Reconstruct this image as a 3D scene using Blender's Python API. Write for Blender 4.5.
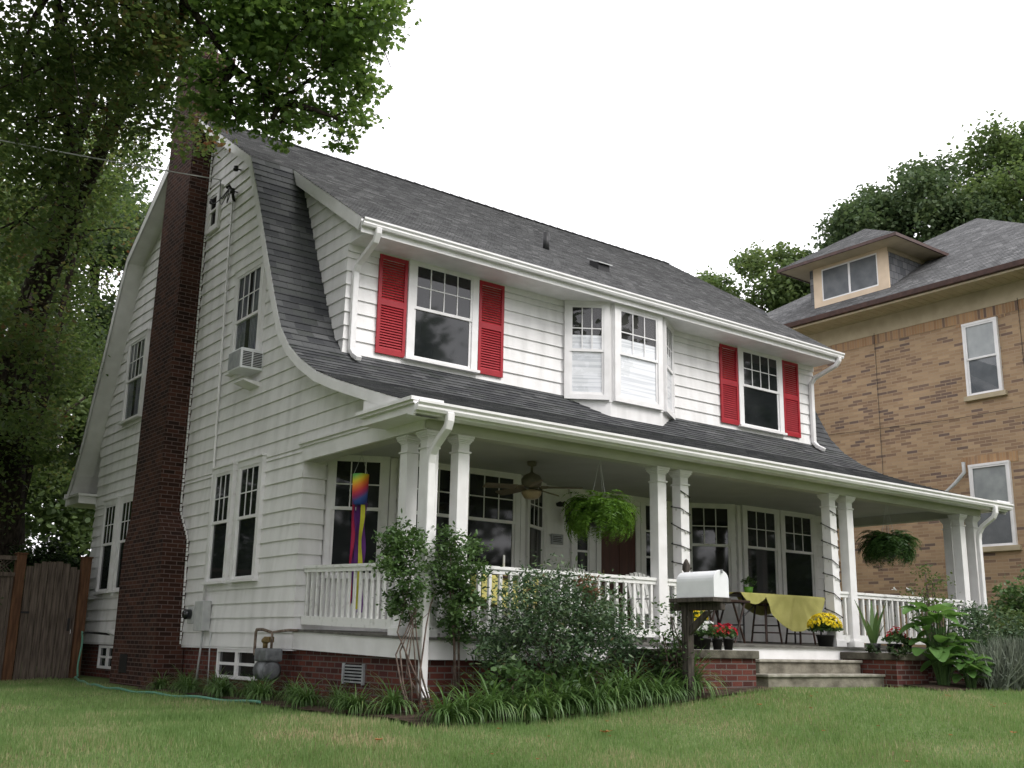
import bpy, math, random
import numpy as np
from mathutils import Vector
R = math.radians
random.seed(7)
RNG = np.random.default_rng(11)
for _o in list(bpy.data.objects):
    bpy.data.objects.remove(_o)
SC = bpy.context.scene
COL = SC.collection

# ------------------------------------------------------------------ camera
cam = bpy.data.cameras.new('camera')
cam_o = bpy.data.objects.new('camera', cam)
COL.objects.link(cam_o)
SC.camera = cam_o
_yaw, _pitch, _roll, _f = 0.64769, 0.239416, 0.0190065, 1070.455
CAM = Vector((-6.9762, -14.0215, -0.1165))
_fw = Vector((math.sin(_yaw)*math.cos(_pitch), math.cos(_yaw)*math.cos(_pitch), math.sin(_pitch)))
_ri = Vector((math.cos(_yaw), -math.sin(_yaw), 0))
_up = _ri.cross(_fw)
_r2 = _ri*math.cos(_roll) + _up*math.sin(_roll)
_u2 = -_ri*math.sin(_roll) + _up*math.cos(_roll)
from mathutils import Matrix
_m = Matrix((_r2, _u2, -_fw)).transposed().to_4x4()
_m.translation = CAM
cam_o.matrix_world = _m
cam.sensor_fit = 'HORIZONTAL'
cam.sensor_width = 36.0
cam.lens = 36.0*_f/1024.0
cam.clip_start = 0.1
cam.clip_end = 1500

# ------------------------------------------------------------------ sky, sun, exposure
w = bpy.data.worlds.new('World')
SC.world = w
w.use_nodes = True
nt = w.node_tree
bg = nt.nodes['Background']
sky = nt.nodes.new('ShaderNodeTexSky')
sky.sky_type = 'NISHITA'
sky.sun_disc = False
sky.sun_elevation = R(48)
sky.sun_rotation = R(160)
sky.air_density = 1.0
sky.dust_density = 3.0
hs = nt.nodes.new('ShaderNodeHueSaturation')
hs.inputs['Saturation'].default_value = 0.25
mx = nt.nodes.new('ShaderNodeMixRGB')
mx.inputs['Fac'].default_value = 0.85
mx.inputs['Color2'].default_value = (15.1, 14.9, 15.5, 1)
nt.links.new(sky.outputs[0], hs.inputs['Color'])
nt.links.new(hs.outputs[0], mx.inputs['Color1'])
nt.links.new(mx.outputs[0], bg.inputs['Color'])
bg.inputs['Strength'].default_value = 0.10

sun = bpy.data.lights.new('sun', 'SUN')
sun.energy = 1.5
sun.angle = R(25)
sun.color = (1.0, 0.965, 0.92)
sun_o = bpy.data.objects.new('sun', sun)
COL.objects.link(sun_o)
_sd = Vector((math.sin(R(160))*math.cos(R(48)), math.cos(R(160))*math.cos(R(48)), math.sin(R(48))))
sun_o.rotation_euler = _sd.to_track_quat('Z', 'Y').to_euler()
SC.view_settings.view_transform = 'Standard'
SC.view_settings.look = 'None'
SC.view_settings.exposure = 0.52
SC.view_settings.gamma = 1.0
SC.render.engine = 'CYCLES'
SC.cycles.max_bounces = 6
SC.cycles.diffuse_bounces = 3
SC.cycles.transparent_max_bounces = 6

# ------------------------------------------------------------------ materials
def newmat(name):
    m = bpy.data.materials.new(name)
    m.use_nodes = True
    return m, m.node_tree, m.node_tree.nodes['Principled BSDF']

def N(nt, t, **kw):
    n = nt.nodes.new(t)
    for k, v in kw.items():
        if k in n.inputs:
            n.inputs[k].default_value = v
        else:
            setattr(n, k, v)
    return n

def ramp(nt, fac, stops):
    r = nt.nodes.new('ShaderNodeValToRGB')
    e = r.color_ramp.elements
    e[0].position, e[0].color = stops[0][0], (*stops[0][1], 1)
    e[1].position, e[1].color = stops[-1][0], (*stops[-1][1], 1)
    for p, c in stops[1:-1]:
        x = e.new(p)
        x.color = (*c, 1)
    nt.links.new(fac, r.inputs[0])
    return r.outputs[0]

def bump(nt, b, h, s=0.3, d=0.01):
    n = nt.nodes.new('ShaderNodeBump')
    n.inputs['Strength'].default_value = s
    n.inputs['Distance'].default_value = d
    nt.links.new(h, n.inputs['Height'])
    nt.links.new(n.outputs[0], b.inputs['Normal'])

def mat_noise(name, c1, c2, scale=3.0, rough=0.6, bmp=0.0, detail=6, spec=0.3, stretch=None, bscale=None, metal=0.0, lo=.35, hi=.65):
    m, nt, b = newmat(name)
    tc = N(nt, 'ShaderNodeTexCoord')
    src = tc.outputs['Object']
    if stretch:
        mp = N(nt, 'ShaderNodeMapping')
        mp.inputs['Scale'].default_value = stretch
        nt.links.new(src, mp.inputs[0])
        src = mp.outputs[0]
    n = N(nt, 'ShaderNodeTexNoise', Scale=scale, Detail=detail)
    nt.links.new(src, n.inputs['Vector'])
    nt.links.new(ramp(nt, n.outputs[0], [(lo, c1), (hi, c2)]), b.inputs['Base Color'])
    b.inputs['Roughness'].default_value = rough
    b.inputs['Specular IOR Level'].default_value = spec
    b.inputs['Metallic'].default_value = metal
    if bmp:
        n2 = N(nt, 'ShaderNodeTexNoise', Scale=bscale or scale*6, Detail=4)
        nt.links.new(src, n2.inputs['Vector'])
        bump(nt, b, n2.outputs[0], bmp, 0.01)
    return m

def mat_brick(name, cols, mortar, bw=.2, bh=.072, ms=.010, bmp=.5, dark=0.0, squash=None):
    """brick courses laid in metres on the box-projected UVs; colour of every brick from a ramp"""
    m, nt, b = newmat(name)
    tc = N(nt, 'ShaderNodeTexCoord')
    bt = nt.nodes.new('ShaderNodeTexBrick')
    bt.inputs['Scale'].default_value = 1.0
    bt.inputs['Brick Width'].default_value = bw
    bt.inputs['Row Height'].default_value = bh
    bt.inputs['Mortar Size'].default_value = ms
    bt.inputs['Mortar Smooth'].default_value = 0.2
    bt.inputs['Bias'].default_value = 0.0
    bt.inputs['Color1'].default_value = (0, 0, 0, 1)
    bt.inputs['Color2'].default_value = (1, 1, 1, 1)
    bt.inputs['Mortar'].default_value = (0, 0, 0, 1)
    nt.links.new(tc.outputs['UV'], bt.inputs['Vector'])
    c = ramp(nt, bt.outputs['Color'], cols)
    n = N(nt, 'ShaderNodeTexNoise', Scale=0.9, Detail=6)
    nt.links.new(tc.outputs['UV'], n.inputs['Vector'])
    mul = N(nt, 'ShaderNodeMixRGB', blend_type='MULTIPLY')
    mul.inputs[0].default_value = 1.0
    nt.links.new(c, mul.inputs[1])
    nt.links.new(ramp(nt, n.outputs[0], [(.3, (1-dark,)*3), (.65, (1.08, 1.08, 1.08))]), mul.inputs[2])
    mm = N(nt, 'ShaderNodeMixRGB')
    nt.links.new(bt.outputs['Fac'], mm.inputs[0])
    nt.links.new(mul.outputs[0], mm.inputs[1])
    mm.inputs[2].default_value = (*mortar, 1)
    nt.links.new(mm.outputs[0], b.inputs['Base Color'])
    b.inputs['Roughness'].default_value = 0.88
    b.inputs['Specular IOR Level'].default_value = 0.2
    n2 = N(nt, 'ShaderNodeTexNoise', Scale=60, Detail=3)
    nt.links.new(tc.outputs['UV'], n2.inputs['Vector'])
    ad = N(nt, 'ShaderNodeMath', operation='MULTIPLY_ADD')
    nt.links.new(bt.outputs['Fac'], ad.inputs[0])
    ad.inputs[1].default_value = -1.0
    nt.links.new(n2.outputs[0], ad.inputs[2])
    bump(nt, b, ad.outputs[0], bmp, 0.008)
    return m

def mat_shingle(name, cols, bw=.19, row=.14):
    m, nt, b = newmat(name)
    tc = N(nt, 'ShaderNodeTexCoord')
    bt = nt.nodes.new('ShaderNodeTexBrick')
    for k, v in (('Scale', 1.0), ('Brick Width', bw), ('Row Height', row), ('Mortar Size', .004), ('Mortar Smooth', .1), ('Bias', 0.0)):
        bt.inputs[k].default_value = v
    bt.inputs['Color1'].default_value = (0, 0, 0, 1)
    bt.inputs['Color2'].default_value = (1, 1, 1, 1)
    bt.inputs['Mortar'].default_value = (0, 0, 0, 1)
    nt.links.new(tc.outputs['UV'], bt.inputs['Vector'])
    c = ramp(nt, bt.outputs['Color'], cols)
    n = N(nt, 'ShaderNodeTexNoise', Scale=.7, Detail=8)
    nt.links.new(tc.outputs['UV'], n.inputs['Vector'])
    n3 = N(nt, 'ShaderNodeTexNoise', Scale=90, Detail=2)
    nt.links.new(tc.outputs['UV'], n3.inputs['Vector'])
    mul = N(nt, 'ShaderNodeMixRGB', blend_type='MULTIPLY')
    mul.inputs[0].default_value = 1.0
    nt.links.new(c, mul.inputs[1])
    nt.links.new(ramp(nt, n.outputs[0], [(.3, (.90, .90, .90)), (.7, (1.08, 1.08, 1.08))]), mul.inputs[2])
    mul2 = N(nt, 'ShaderNodeMixRGB', blend_type='MULTIPLY')
    mul2.inputs[0].default_value = 1.0
    nt.links.new(mul.outputs[0], mul2.inputs[1])
    nt.links.new(ramp(nt, n3.outputs[0], [(.3, (.7, .7, .7)), (.7, (1.3, 1.3, 1.3))]), mul2.inputs[2])
    nt.links.new(mul2.outputs[0], b.inputs['Base Color'])
    b.inputs['Roughness'].default_value = 0.85
    b.inputs['Specular IOR Level'].default_value = 0.25
    bump(nt, b, n3.outputs[0], .4, .006)
    return m

def mat_leaf(name, cols, trans=.35, rough=.5, noise=1.2, spec=.3):
    """leaves: colour of each leaf from a ramp (random per island plus a slow noise), some light passes through"""
    m, nt, b = newmat(name)
    g = N(nt, 'ShaderNodeNewGeometry')
    tc = N(nt, 'ShaderNodeTexCoord')
    n = N(nt, 'ShaderNodeTexNoise', Scale=noise, Detail=2)
    nt.links.new(tc.outputs['Object'], n.inputs['Vector'])
    a = N(nt, 'ShaderNodeMath', operation='MULTIPLY_ADD')
    nt.links.new(g.outputs['Random Per Island'], a.inputs[0])
    a.inputs[1].default_value = .6
    s = N(nt, 'ShaderNodeMath', operation='MULTIPLY_ADD')
    nt.links.new(n.outputs[0], s.inputs[0])
    s.inputs[1].default_value = 1.2
    s.inputs[2].default_value = -.4
    nt.links.new(s.outputs[0], a.inputs[2])
    c = ramp(nt, a.outputs[0], cols)
    nt.links.new(c, b.inputs['Base Color'])
    b.inputs['Roughness'].default_value = rough
    b.inputs['Specular IOR Level'].default_value = spec
    t = N(nt, 'ShaderNodeBsdfTranslucent')
    hv = N(nt, 'ShaderNodeHueSaturation', Hue=.485, Saturation=1.1, Value=1.7)
    nt.links.new(c, hv.inputs['Color'])
    nt.links.new(hv.outputs[0], t.inputs[0])
    ms = N(nt, 'ShaderNodeMixShader')
    ms.inputs[0].default_value = trans
    nt.links.new(b.outputs[0], ms.inputs[1])
    nt.links.new(t.outputs[0], ms.inputs[2])
    nt.links.new(ms.outputs[0], nt.nodes['Material Output'].inputs['Surface'])
    return m

def mat_plain(name, c, rough=.5, spec=.4, metal=0.0):
    return mat_noise(name, tuple(x*.88 for x in c), c, 7.0, rough, 0, 4, spec, metal=metal)

M = {}
M['paint'] = mat_noise('white_paint', (.68, .672, .662), (.82, .81, .805), 1.9, .5, .12, 10, .35, bscale=30, stretch=(2.4, 2.4, .45), lo=.28, hi=.58)
M['trim'] = mat_noise('white_trim_paint', (.755, .745, .74), (.84, .83, .83), 4.0, .42, .06, 6, .4, bscale=30)
M['porch_white'] = mat_noise('old_porch_paint', (.60, .60, .57), (.80, .80, .78), 9.0, .5, .1, 8, .35, lo=.3, hi=.45)
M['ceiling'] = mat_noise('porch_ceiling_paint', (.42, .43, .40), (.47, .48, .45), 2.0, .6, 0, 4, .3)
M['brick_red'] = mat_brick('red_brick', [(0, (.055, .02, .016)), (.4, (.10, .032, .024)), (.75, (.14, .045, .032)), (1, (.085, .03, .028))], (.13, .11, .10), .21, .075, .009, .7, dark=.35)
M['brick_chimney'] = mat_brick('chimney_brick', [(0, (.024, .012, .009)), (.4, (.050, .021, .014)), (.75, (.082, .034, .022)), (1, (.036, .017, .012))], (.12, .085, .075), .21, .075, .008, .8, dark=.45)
M['brick_tan'] = mat_brick('tan_brick', [(0, (.42, .30, .185)), (.22, (.36, .25, .155)), (.42, (.31, .21, .13)), (.6, (.40, .285, .18)), (.74, (.28, .185, .12)), (.86, (.23, .155, .11)), (.93, (.18, .125, .10)), (1, (.15, .11, .095))], (.37, .28, .19), .30, .078, .008, .4, dark=.12)
M['brick_soldier'] = mat_brick('tan_brick_on_end', [(0, (.43, .27, .145)), (.5, (.30, .18, .10)), (.8, (.38, .24, .14)), (1, (.14, .10, .085))], (.34, .25, .16), .078, .30, .008, .4, dark=.12)
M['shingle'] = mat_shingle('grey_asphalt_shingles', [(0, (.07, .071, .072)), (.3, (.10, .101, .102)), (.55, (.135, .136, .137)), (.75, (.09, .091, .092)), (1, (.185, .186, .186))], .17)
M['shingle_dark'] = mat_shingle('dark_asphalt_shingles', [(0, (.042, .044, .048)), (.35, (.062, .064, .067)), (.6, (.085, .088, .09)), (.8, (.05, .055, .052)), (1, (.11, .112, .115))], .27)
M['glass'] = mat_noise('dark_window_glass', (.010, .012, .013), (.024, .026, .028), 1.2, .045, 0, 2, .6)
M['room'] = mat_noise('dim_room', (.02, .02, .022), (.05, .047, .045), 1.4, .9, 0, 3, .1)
M['blind'] = mat_noise('white_blind', (.70, .71, .73), (.90, .90, .91), 1.0, .7, 0, 2, .2, stretch=(.5, .5, 26), lo=.42, hi=.52)
M['drape'] = mat_noise('grey_curtain', (.16, .17, .19), (.30, .31, .34), 4, .8, 0, 3, .1, stretch=(6, 6, .6))
M['shade'] = mat_noise('pale_grey_shade', (.30, .32, .32), (.40, .42, .41), 3, .8, 0, 3, .1)
M['screen'] = mat_noise('grey_insect_screen', (.13, .14, .15), (.18, .19, .20), 3, .8, 0, 3, .1)
M['red'] = mat_noise('red_shutter_paint', (.30, .012, .02), (.37, .018, .028), 5, .42, .05, 5, .4)
M['mailbox'] = mat_noise('white_enamel', (.78, .79, .81), (.85, .86, .88), 5, .28, 0, 4, .5)
M['oldwood'] = mat_noise('weathered_wood', (.035, .03, .026), (.105, .09, .075), 4, .8, .4, 8, .2, stretch=(8, 8, 1))
M['fence'] = mat_noise('grey_fence_boards', (.065, .05, .042), (.17, .135, .11), 3.2, .85, .5, 10, .15, stretch=(9, 9, .7))
M['fencepost'] = mat_noise('brown_fence_post', (.075, .036, .02), (.15, .075, .04), 3, .8, .4, 8, .2, stretch=(7, 7, .8))
M['greyboard'] = mat_noise('bare_porch_boards', (.08, .078, .07), (.16, .155, .14), 6, .8, .3, 6, .2)
M['concrete'] = mat_noise('mossy_concrete', (.10, .09, .07), (.27, .25, .20), 5, .9, .8, 12, .15, stretch=(1, 1, 1.4), lo=.3, hi=.7)
M['tread'] = mat_noise('worn_concrete_tread', (.20, .19, .155), (.36, .34, .29), 6, .9, .6, 10, .15)
M['soffit'] = mat_noise('beige_grey_soffit', (.46, .46, .40), (.53, .53, .46), 2, .55, 0, 4, .3)  # even beige-grey for porch beam and soffit, darker than the trim
M['capstone'] = mat_noise('dark_cap_stone', (.045, .04, .032), (.15, .14, .11), 5, .9, .6, 10, .15)
M['dark'] = mat_plain('dark_opening', (.012, .012, .013), .9, .1)
M['black'] = mat_plain('black_iron', (.015, .015, .016), .5, .4)
M['blackplastic'] = mat_plain('black_plastic_pot', (.018, .018, .018), .5, .4)
M['grey'] = mat_noise('grey_metal', (.24, .25, .26), (.36, .37, .38), 8, .45, .05, 5, .5)
M['meter'] = mat_noise('worn_grey_meter', (.09, .095, .10), (.20, .21, .22), 9, .5, .1, 6, .4)
M['ltgrey'] = mat_noise('pale_grey_metal', (.42, .43, .43), (.52, .53, .52), 8, .5, .05, 5, .4)
M['brass'] = mat_noise('dull_brass', (.16, .11, .045), (.26, .19, .08), 14, .45, 0, 5, .5, metal=.6)
M['rust'] = mat_noise('rusty_pipe', (.10, .07, .05), (.25, .2, .16), 16, .7, .2, 6, .3)
M['door'] = mat_noise('brown_door', (.06, .018, .013), (.085, .026, .018), 3, .4, .05, 5, .4, stretch=(6, 6, .6))
M['fanbody'] = mat_noise('bronze_fan', (.11, .10, .07), (.17, .155, .11), 8, .4, 0, 4, .5)
M['fanshade'] = mat_noise('amber_glass_bowl', (.32, .24, .13), (.42, .33, .19), 10, .3, 0, 4, .5)
M['fanblade'] = mat_noise('tan_fan_blade', (.16, .13, .09), (.22, .18, .125), 6, .5, 0, 4, .4, stretch=(1, 6, 1))
M['darkwood'] = mat_noise('dark_stool_wood', (.025, .012, .008), (.05, .025, .017), 9, .45, 0, 6, .4)
M['cloth'] = mat_noise('yellow_green_cloth', (.42, .40, .13), (.50, .475, .17), 6, .85, .1, 4, .15, bscale=120)
M['cloth2'] = mat_noise('yellow_cloth', (.55, .50, .16), (.66, .60, .22), 6, .85, .1, 4, .15, bscale=120)
M['copper'] = mat_noise('old_brown_gutter', (.045, .022, .018), (.075, .038, .03), 8, .5, 0, 4, .4)
M['cream'] = mat_noise('cream_paint', (.38, .32, .215), (.45, .38, .26), 3, .55, .05, 5, .35)
M['cream2'] = mat_noise('peach_trim_paint', (.62, .49, .35), (.70, .56, .41), 3, .5, .05, 5, .35)
M['slate'] = mat_brick('grey_wall_shingles', [(0, (.13, .135, .145)), (.5, (.19, .195, .205)), (1, (.25, .25, .255))], (.06, .06, .065), .22, .20, .008, .5, dark=.3)
M['hose'] = mat_plain('green_hose', (.10, .28, .20), .4, .5)
M['soil'] = mat_noise('dark_soil', (.03, .022, .016), (.075, .055, .04), 8, .95, .8, 10, .1)
M['bark'] = mat_noise('tree_bark', (.018, .014, .011), (.055, .045, .036), 7, .95, .9, 10, .1, stretch=(3, 3, .8))
M['twig'] = mat_noise('woody_stem', (.07, .05, .04), (.17, .13, .11), 12, .9, .4, 6, .1)
M['maple'] = mat_leaf('maple_leaves', [(0, (.065, .12, .032)), (.35, (.09, .16, .042)), (.65, (.12, .20, .055)), (.9, (.17, .23, .07)), (1, (.20, .15, .06))], .5, .55)
M['oak'] = mat_leaf('dull_brown_green_leaves', [(0, (.048, .078, .026)), (.4, (.07, .115, .036)), (.7, (.10, .14, .045)), (.9, (.115, .095, .04)), (1, (.14, .08, .038))], .5, .5, noise=.6)
M['bgleaf'] = mat_leaf('mid_green_leaves', [(0, (.05, .085, .03)), (.5, (.08, .125, .042)), (1, (.13, .175, .065))], .35, .6, noise=.35)
M['bgleaf2'] = mat_leaf('deep_green_leaves', [(0, (.04, .07, .032)), (.5, (.062, .098, .042)), (1, (.10, .135, .06))], .3, .6, noise=.35)
M['hedge'] = mat_leaf('dark_shrub_leaves', [(0, (.018, .036, .012)), (.6, (.03, .055, .018)), (1, (.05, .085, .026))], .25, .5, noise=.8)
M['rose'] = mat_leaf('rose_leaves', [(0, (.045, .09, .03)), (.5, (.07, .13, .042)), (1, (.11, .18, .06))], .25, .4, noise=2)
M['nandina'] = mat_leaf('blue_green_shrub_leaves', [(0, (.04, .08, .038)), (.5, (.07, .12, .058)), (.88, (.12, .17, .08)), (1, (.20, .13, .07))], .2, .4, noise=2)
M['rustleaf'] = mat_leaf('bronze_new_leaves', [(0, (.16, .08, .04)), (1, (.26, .13, .07))], .25, .5, noise=2)
M['lily'] = mat_leaf('strap_leaves', [(0, (.055, .11, .032)), (.6, (.09, .165, .048)), (.9, (.16, .24, .08)), (1, (.30, .30, .13))], .25, .4, noise=2)
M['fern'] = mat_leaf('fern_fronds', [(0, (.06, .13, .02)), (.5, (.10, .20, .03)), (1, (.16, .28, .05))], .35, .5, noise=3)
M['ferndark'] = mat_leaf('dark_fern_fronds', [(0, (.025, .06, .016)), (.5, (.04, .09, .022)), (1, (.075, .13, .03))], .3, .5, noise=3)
M['broad'] = mat_leaf('broad_fresh_leaves', [(0, (.07, .15, .04)), (.5, (.10, .20, .055)), (1, (.16, .28, .09))], .3, .4, noise=2)
M['silver'] = mat_leaf('silvery_leaves', [(0, (.12, .15, .11)), (.5, (.18, .21, .16)), (1, (.26, .29, .23))], .2, .7, noise=2)
M['fl_yellow'] = mat_leaf('yellow_petals', [(0, (.68, .55, .02)), (1, (.88, .76, .05))], .2, .6)
M['fl_white'] = mat_leaf('white_petals', [(0, (.70, .70, .68)), (1, (.82, .82, .80))], .2, .6)
M['fl_red'] = mat_leaf('red_petals', [(0, (.45, .02, .03)), (1, (.62, .04, .05))], .2, .6)
M['fallen'] = mat_leaf('brown_fallen_leaf', [(0, (.22, .09, .03)), (1, (.40, .18, .06))], .1, .7)
M['bulb'] = mat_plain('clear_bulb', (.6, .6, .55), .2, .6)
M['greenpot'] = mat_plain('lime_pot', (.16, .42, .04), .4, .5)

def mat_clear_glass():
    m, nt, b = newmat('window_glass')
    g = N(nt, 'ShaderNodeBsdfGlossy', Roughness=.01)
    t = N(nt, 'ShaderNodeBsdfTransparent')
    t.inputs[0].default_value = (.95, .96, .97, 1)
    lw = N(nt, 'ShaderNodeLayerWeight', Blend=.5)
    pw = N(nt, 'ShaderNodeMath', operation='POWER')
    nt.links.new(lw.outputs['Facing'], pw.inputs[0])
    pw.inputs[1].default_value = 4.0
    f = N(nt, 'ShaderNodeMath', operation='MULTIPLY_ADD')
    nt.links.new(pw.outputs[0], f.inputs[0])
    f.inputs[1].default_value = .8
    f.inputs[2].default_value = .06
    ms = N(nt, 'ShaderNodeMixShader')
    nt.links.new(f.outputs[0], ms.inputs[0])
    nt.links.new(t.outputs[0], ms.inputs[1])
    nt.links.new(g.outputs[0], ms.inputs[2])
    nt.links.new(ms.outputs[0], nt.nodes['Material Output'].inputs['Surface'])
    return m
M['clear'] = mat_clear_glass()

def mat_rainbow():
    m, nt, b = newmat('rainbow_cloth')
    tc = N(nt, 'ShaderNodeTexCoord')
    mp = N(nt, 'ShaderNodeMapping')
    mp.inputs['Rotation'].default_value = (0, R(35), 0)
    nt.links.new(tc.outputs['Object'], mp.inputs[0])
    sx = N(nt, 'ShaderNodeSeparateXYZ')
    nt.links.new(mp.outputs[0], sx.inputs[0])
    mr = N(nt, 'ShaderNodeMapRange')
    mr.inputs['From Min'].default_value = -.42
    mr.inputs['From Max'].default_value = .02
    nt.links.new(sx.outputs['Z'], mr.inputs[0])
    c = ramp(nt, mr.outputs[0], [(0, (.12, .02, .16)), (.14, (.03, .08, .35)), (.3, (.05, .12, .42)), (.42, (.35, .03, .16)), (.55, (.65, .05, .05)), (.7, (.8, .22, .02)), (.84, (.75, .60, .03)), (1, (.15, .5, .12))])
    nt.links.new(c, b.inputs['Base Color'])
    b.inputs['Roughness'].default_value = .7
    return m
M['rainbow'] = mat_rainbow()
M['sockred'] = mat_plain('red_ribbon', (.45, .02, .08), .7)
M['sockyel'] = mat_plain('yellow_ribbon', (.62, .60, .05), .7)
M['sockpur'] = mat_plain('purple_ribbon', (.16, .04, .26), .7)

# ------------------------------------------------------------------ mesh helpers
class MB:
    """collects faces in world metres; build() links them as ONE mesh object under its parent"""
    def __init__(s):
        s.v, s.f = [], []
    def add(s, vs, fs):
        b = len(s.v)
        s.v += [tuple(x) for x in vs]
        s.f += [tuple(i+b for i in f) for f in fs]
        return s
    def hexa(s, p):      # 8 points: bottom 4 (ccw), top 4
        return s.add(p, [(3, 2, 1, 0), (4, 5, 6, 7), (0, 1, 5, 4), (1, 2, 6, 5), (2, 3, 7, 6), (3, 0, 4, 7)])
    def box(s, x0, x1, y0, y1, z0, z1):
        return s.hexa([(x0, y0, z0), (x1, y0, z0), (x1, y1, z0), (x0, y1, z0), (x0, y0, z1), (x1, y0, z1), (x1, y1, z1), (x0, y1, z1)])
    def quad(s, a, b, c, d):
        return s.add([a, b, c, d], [(0, 1, 2, 3)])
    def tube(s, pts, r, n=8, cap=True):
        pts = [Vector(p) for p in pts]
        rs = r if isinstance(r, (list, tuple)) else [r]*len(pts)
        base = len(s.v)
        ref = None
        for i, p in enumerate(pts):
            d = (pts[min(i+1, len(pts)-1)]-pts[max(i-1, 0)])
            d = d.normalized() if d.length > 1e-9 else Vector((0, 0, 1))
            if ref is None:
                ref = Vector((0, 0, 1)) if abs(d.z) < .9 else Vector((1, 0, 0))
            a = d.cross(ref)
            a = a.normalized() if a.length > 1e-6 else d.orthogonal().normalized()
            b = a.cross(d).normalized()
            ref = b
            for k in range(n):
                t = 2*math.pi*k/n
                s.v.append(tuple(p+(a*math.cos(t)+b*math.sin(t))*rs[i]))
        for i in range(len(pts)-1):
            for k in range(n):
                a0, a1 = base+i*n+k, base+i*n+(k+1) % n
                s.f.append((a0, a1, a1+n, a0+n))
        if cap:
            s.f.append(tuple(base+k for k in range(n))[::-1])
            s.f.append(tuple(base+(len(pts)-1)*n+k for k in range(n)))
        return s
    def lathe(s, c, prof, n=20):   # prof: (r, z) from bottom to top
        base = len(s.v)
        for r, z in prof:
            for k in range(n):
                t = 2*math.pi*k/n
                s.v.append((c[0]+r*math.cos(t), c[1]+r*math.sin(t), c[2]+z))
        for i in range(len(prof)-1):
            for k in range(n):
                a0, a1 = base+i*n+k, base+i*n+(k+1) % n
                s.f.append((a0, a1, a1+n, a0+n))
        s.f.append(tuple(base+k for k in range(n))[::-1])
        s.f.append(tuple(base+(len(prof)-1)*n+k for k in range(n)))
        return s
    def extr(s, poly, a, b):       # poly: list of points; extruded by vectors a..b
        n = len(poly)
        A, B = Vector(a), Vector(b)
        vs = [Vector(p)+A for p in poly]+[Vector(p)+B for p in poly]
        fs = [tuple(range(n))[::-1], tuple(range(n, 2*n))]+[(i, (i+1) % n, (i+1) % n+n, i+n) for i in range(n)]
        return s.add(vs, fs)
    def build(s, name, mat, parent=None, smooth=False, bevel=0.0, base=None, uv=None):
        me = bpy.data.meshes.new(name)
        off = np.zeros(3)
        if parent is not None:
            off = np.array(world_loc(parent))
        elif base is not None:
            off = np.array(base)
        va = np.array(s.v, dtype=float)
        me.from_pydata((va-off).tolist(), [], s.f)
        me.materials.append(M[mat] if isinstance(mat, str) else mat)
        boxuv(me, va, uv)
        if smooth:
            me.polygons.foreach_set('use_smooth', [True]*len(me.polygons))
        me.update()
        o = bpy.data.objects.new(name, me)
        COL.objects.link(o)
        if parent is not None:
            o.parent = parent
        elif base is not None:
            o.location = base
        if bevel:
            bv = o.modifiers.new('bevel', 'BEVEL')
            bv.width = bevel
            bv.segments = 2
            bv.limit_method = 'ANGLE'
        return o

def boxuv(me, va, uv=None):
    """UVs in metres, each face projected along its main axis, u along the wall and v up"""
    ul = me.uv_layers.new(name='UVMap')
    n = len(me.loops)
    li = np.empty(n, dtype=np.int32)
    me.loops.foreach_get('vertex_index', li)
    if uv is not None:
        out = np.array(uv, dtype=float)[li]
    else:
        nf = len(me.polygons)
        nr = np.empty(nf*3)
        me.polygons.foreach_get('normal', nr)
        nr = np.abs(nr.reshape(-1, 3))
        tot = np.empty(nf, dtype=np.int32)
        me.polygons.foreach_get('loop_total', tot)
        ln = np.repeat(nr, tot, axis=0)
        P = va[li]
        out = np.where(((ln[:, 2] > .75))[:, None], P[:, [0, 1]], np.where((ln[:, 0] > ln[:, 1])[:, None], P[:, [1, 2]], P[:, [0, 2]]))
    ul.data.foreach_set('uv', out.astype(np.float32).ravel())

def world_loc(o):
    p = Vector((0, 0, 0))
    while o is not None:
        p = p+o.location
        o = o.parent
    return p

def tag(o, label, cat=None, group=None, kind=None):
    if label: o['label'] = label
    if cat: o['category'] = cat
    if group: o['group'] = group
    if kind: o['kind'] = kind
    return o

def thing(name, label, cat, loc=(0, 0, 0), group=None):
    o = bpy.data.objects.new(name, None)
    o.empty_display_size = .2
    COL.objects.link(o)
    o.location = loc
    return tag(o, label, cat, group)

def copy_tree(o, parent=None):
    c = o.copy()
    COL.objects.link(c)
    c.parent = parent
    for ch in list(o.children):
        copy_tree(ch, c)
    return c

def npmesh(name, verts, fsize, mat, parent=None, base=None, smooth=False):
    """many equal polygons of fsize corners each, straight from arrays"""
    off = np.array(world_loc(parent)) if parent is not None else (np.array(base) if base is not None else np.zeros(3))
    v = (verts.reshape(-1, 3)-off).astype(np.float32)
    nv = len(v)
    nf = nv//fsize
    me = bpy.data.meshes.new(name)
    me.vertices.add(nv)
    me.vertices.foreach_set('co', v.ravel())
    me.loops.add(nv)
    me.loops.foreach_set('vertex_index', np.arange(nv, dtype=np.int32))
    me.polygons.add(nf)
    me.polygons.foreach_set('loop_start', np.arange(0, nv, fsize, dtype=np.int32))
    me.polygons.foreach_set('loop_total', np.full(nf, fsize, dtype=np.int32))
    me.materials.append(M[mat])
    me.update(calc_edges=True)
    o = bpy.data.objects.new(name, me)
    COL.objects.link(o)
    if parent is not None: o.parent = parent
    elif base is not None: o.location = base
    return o

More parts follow.
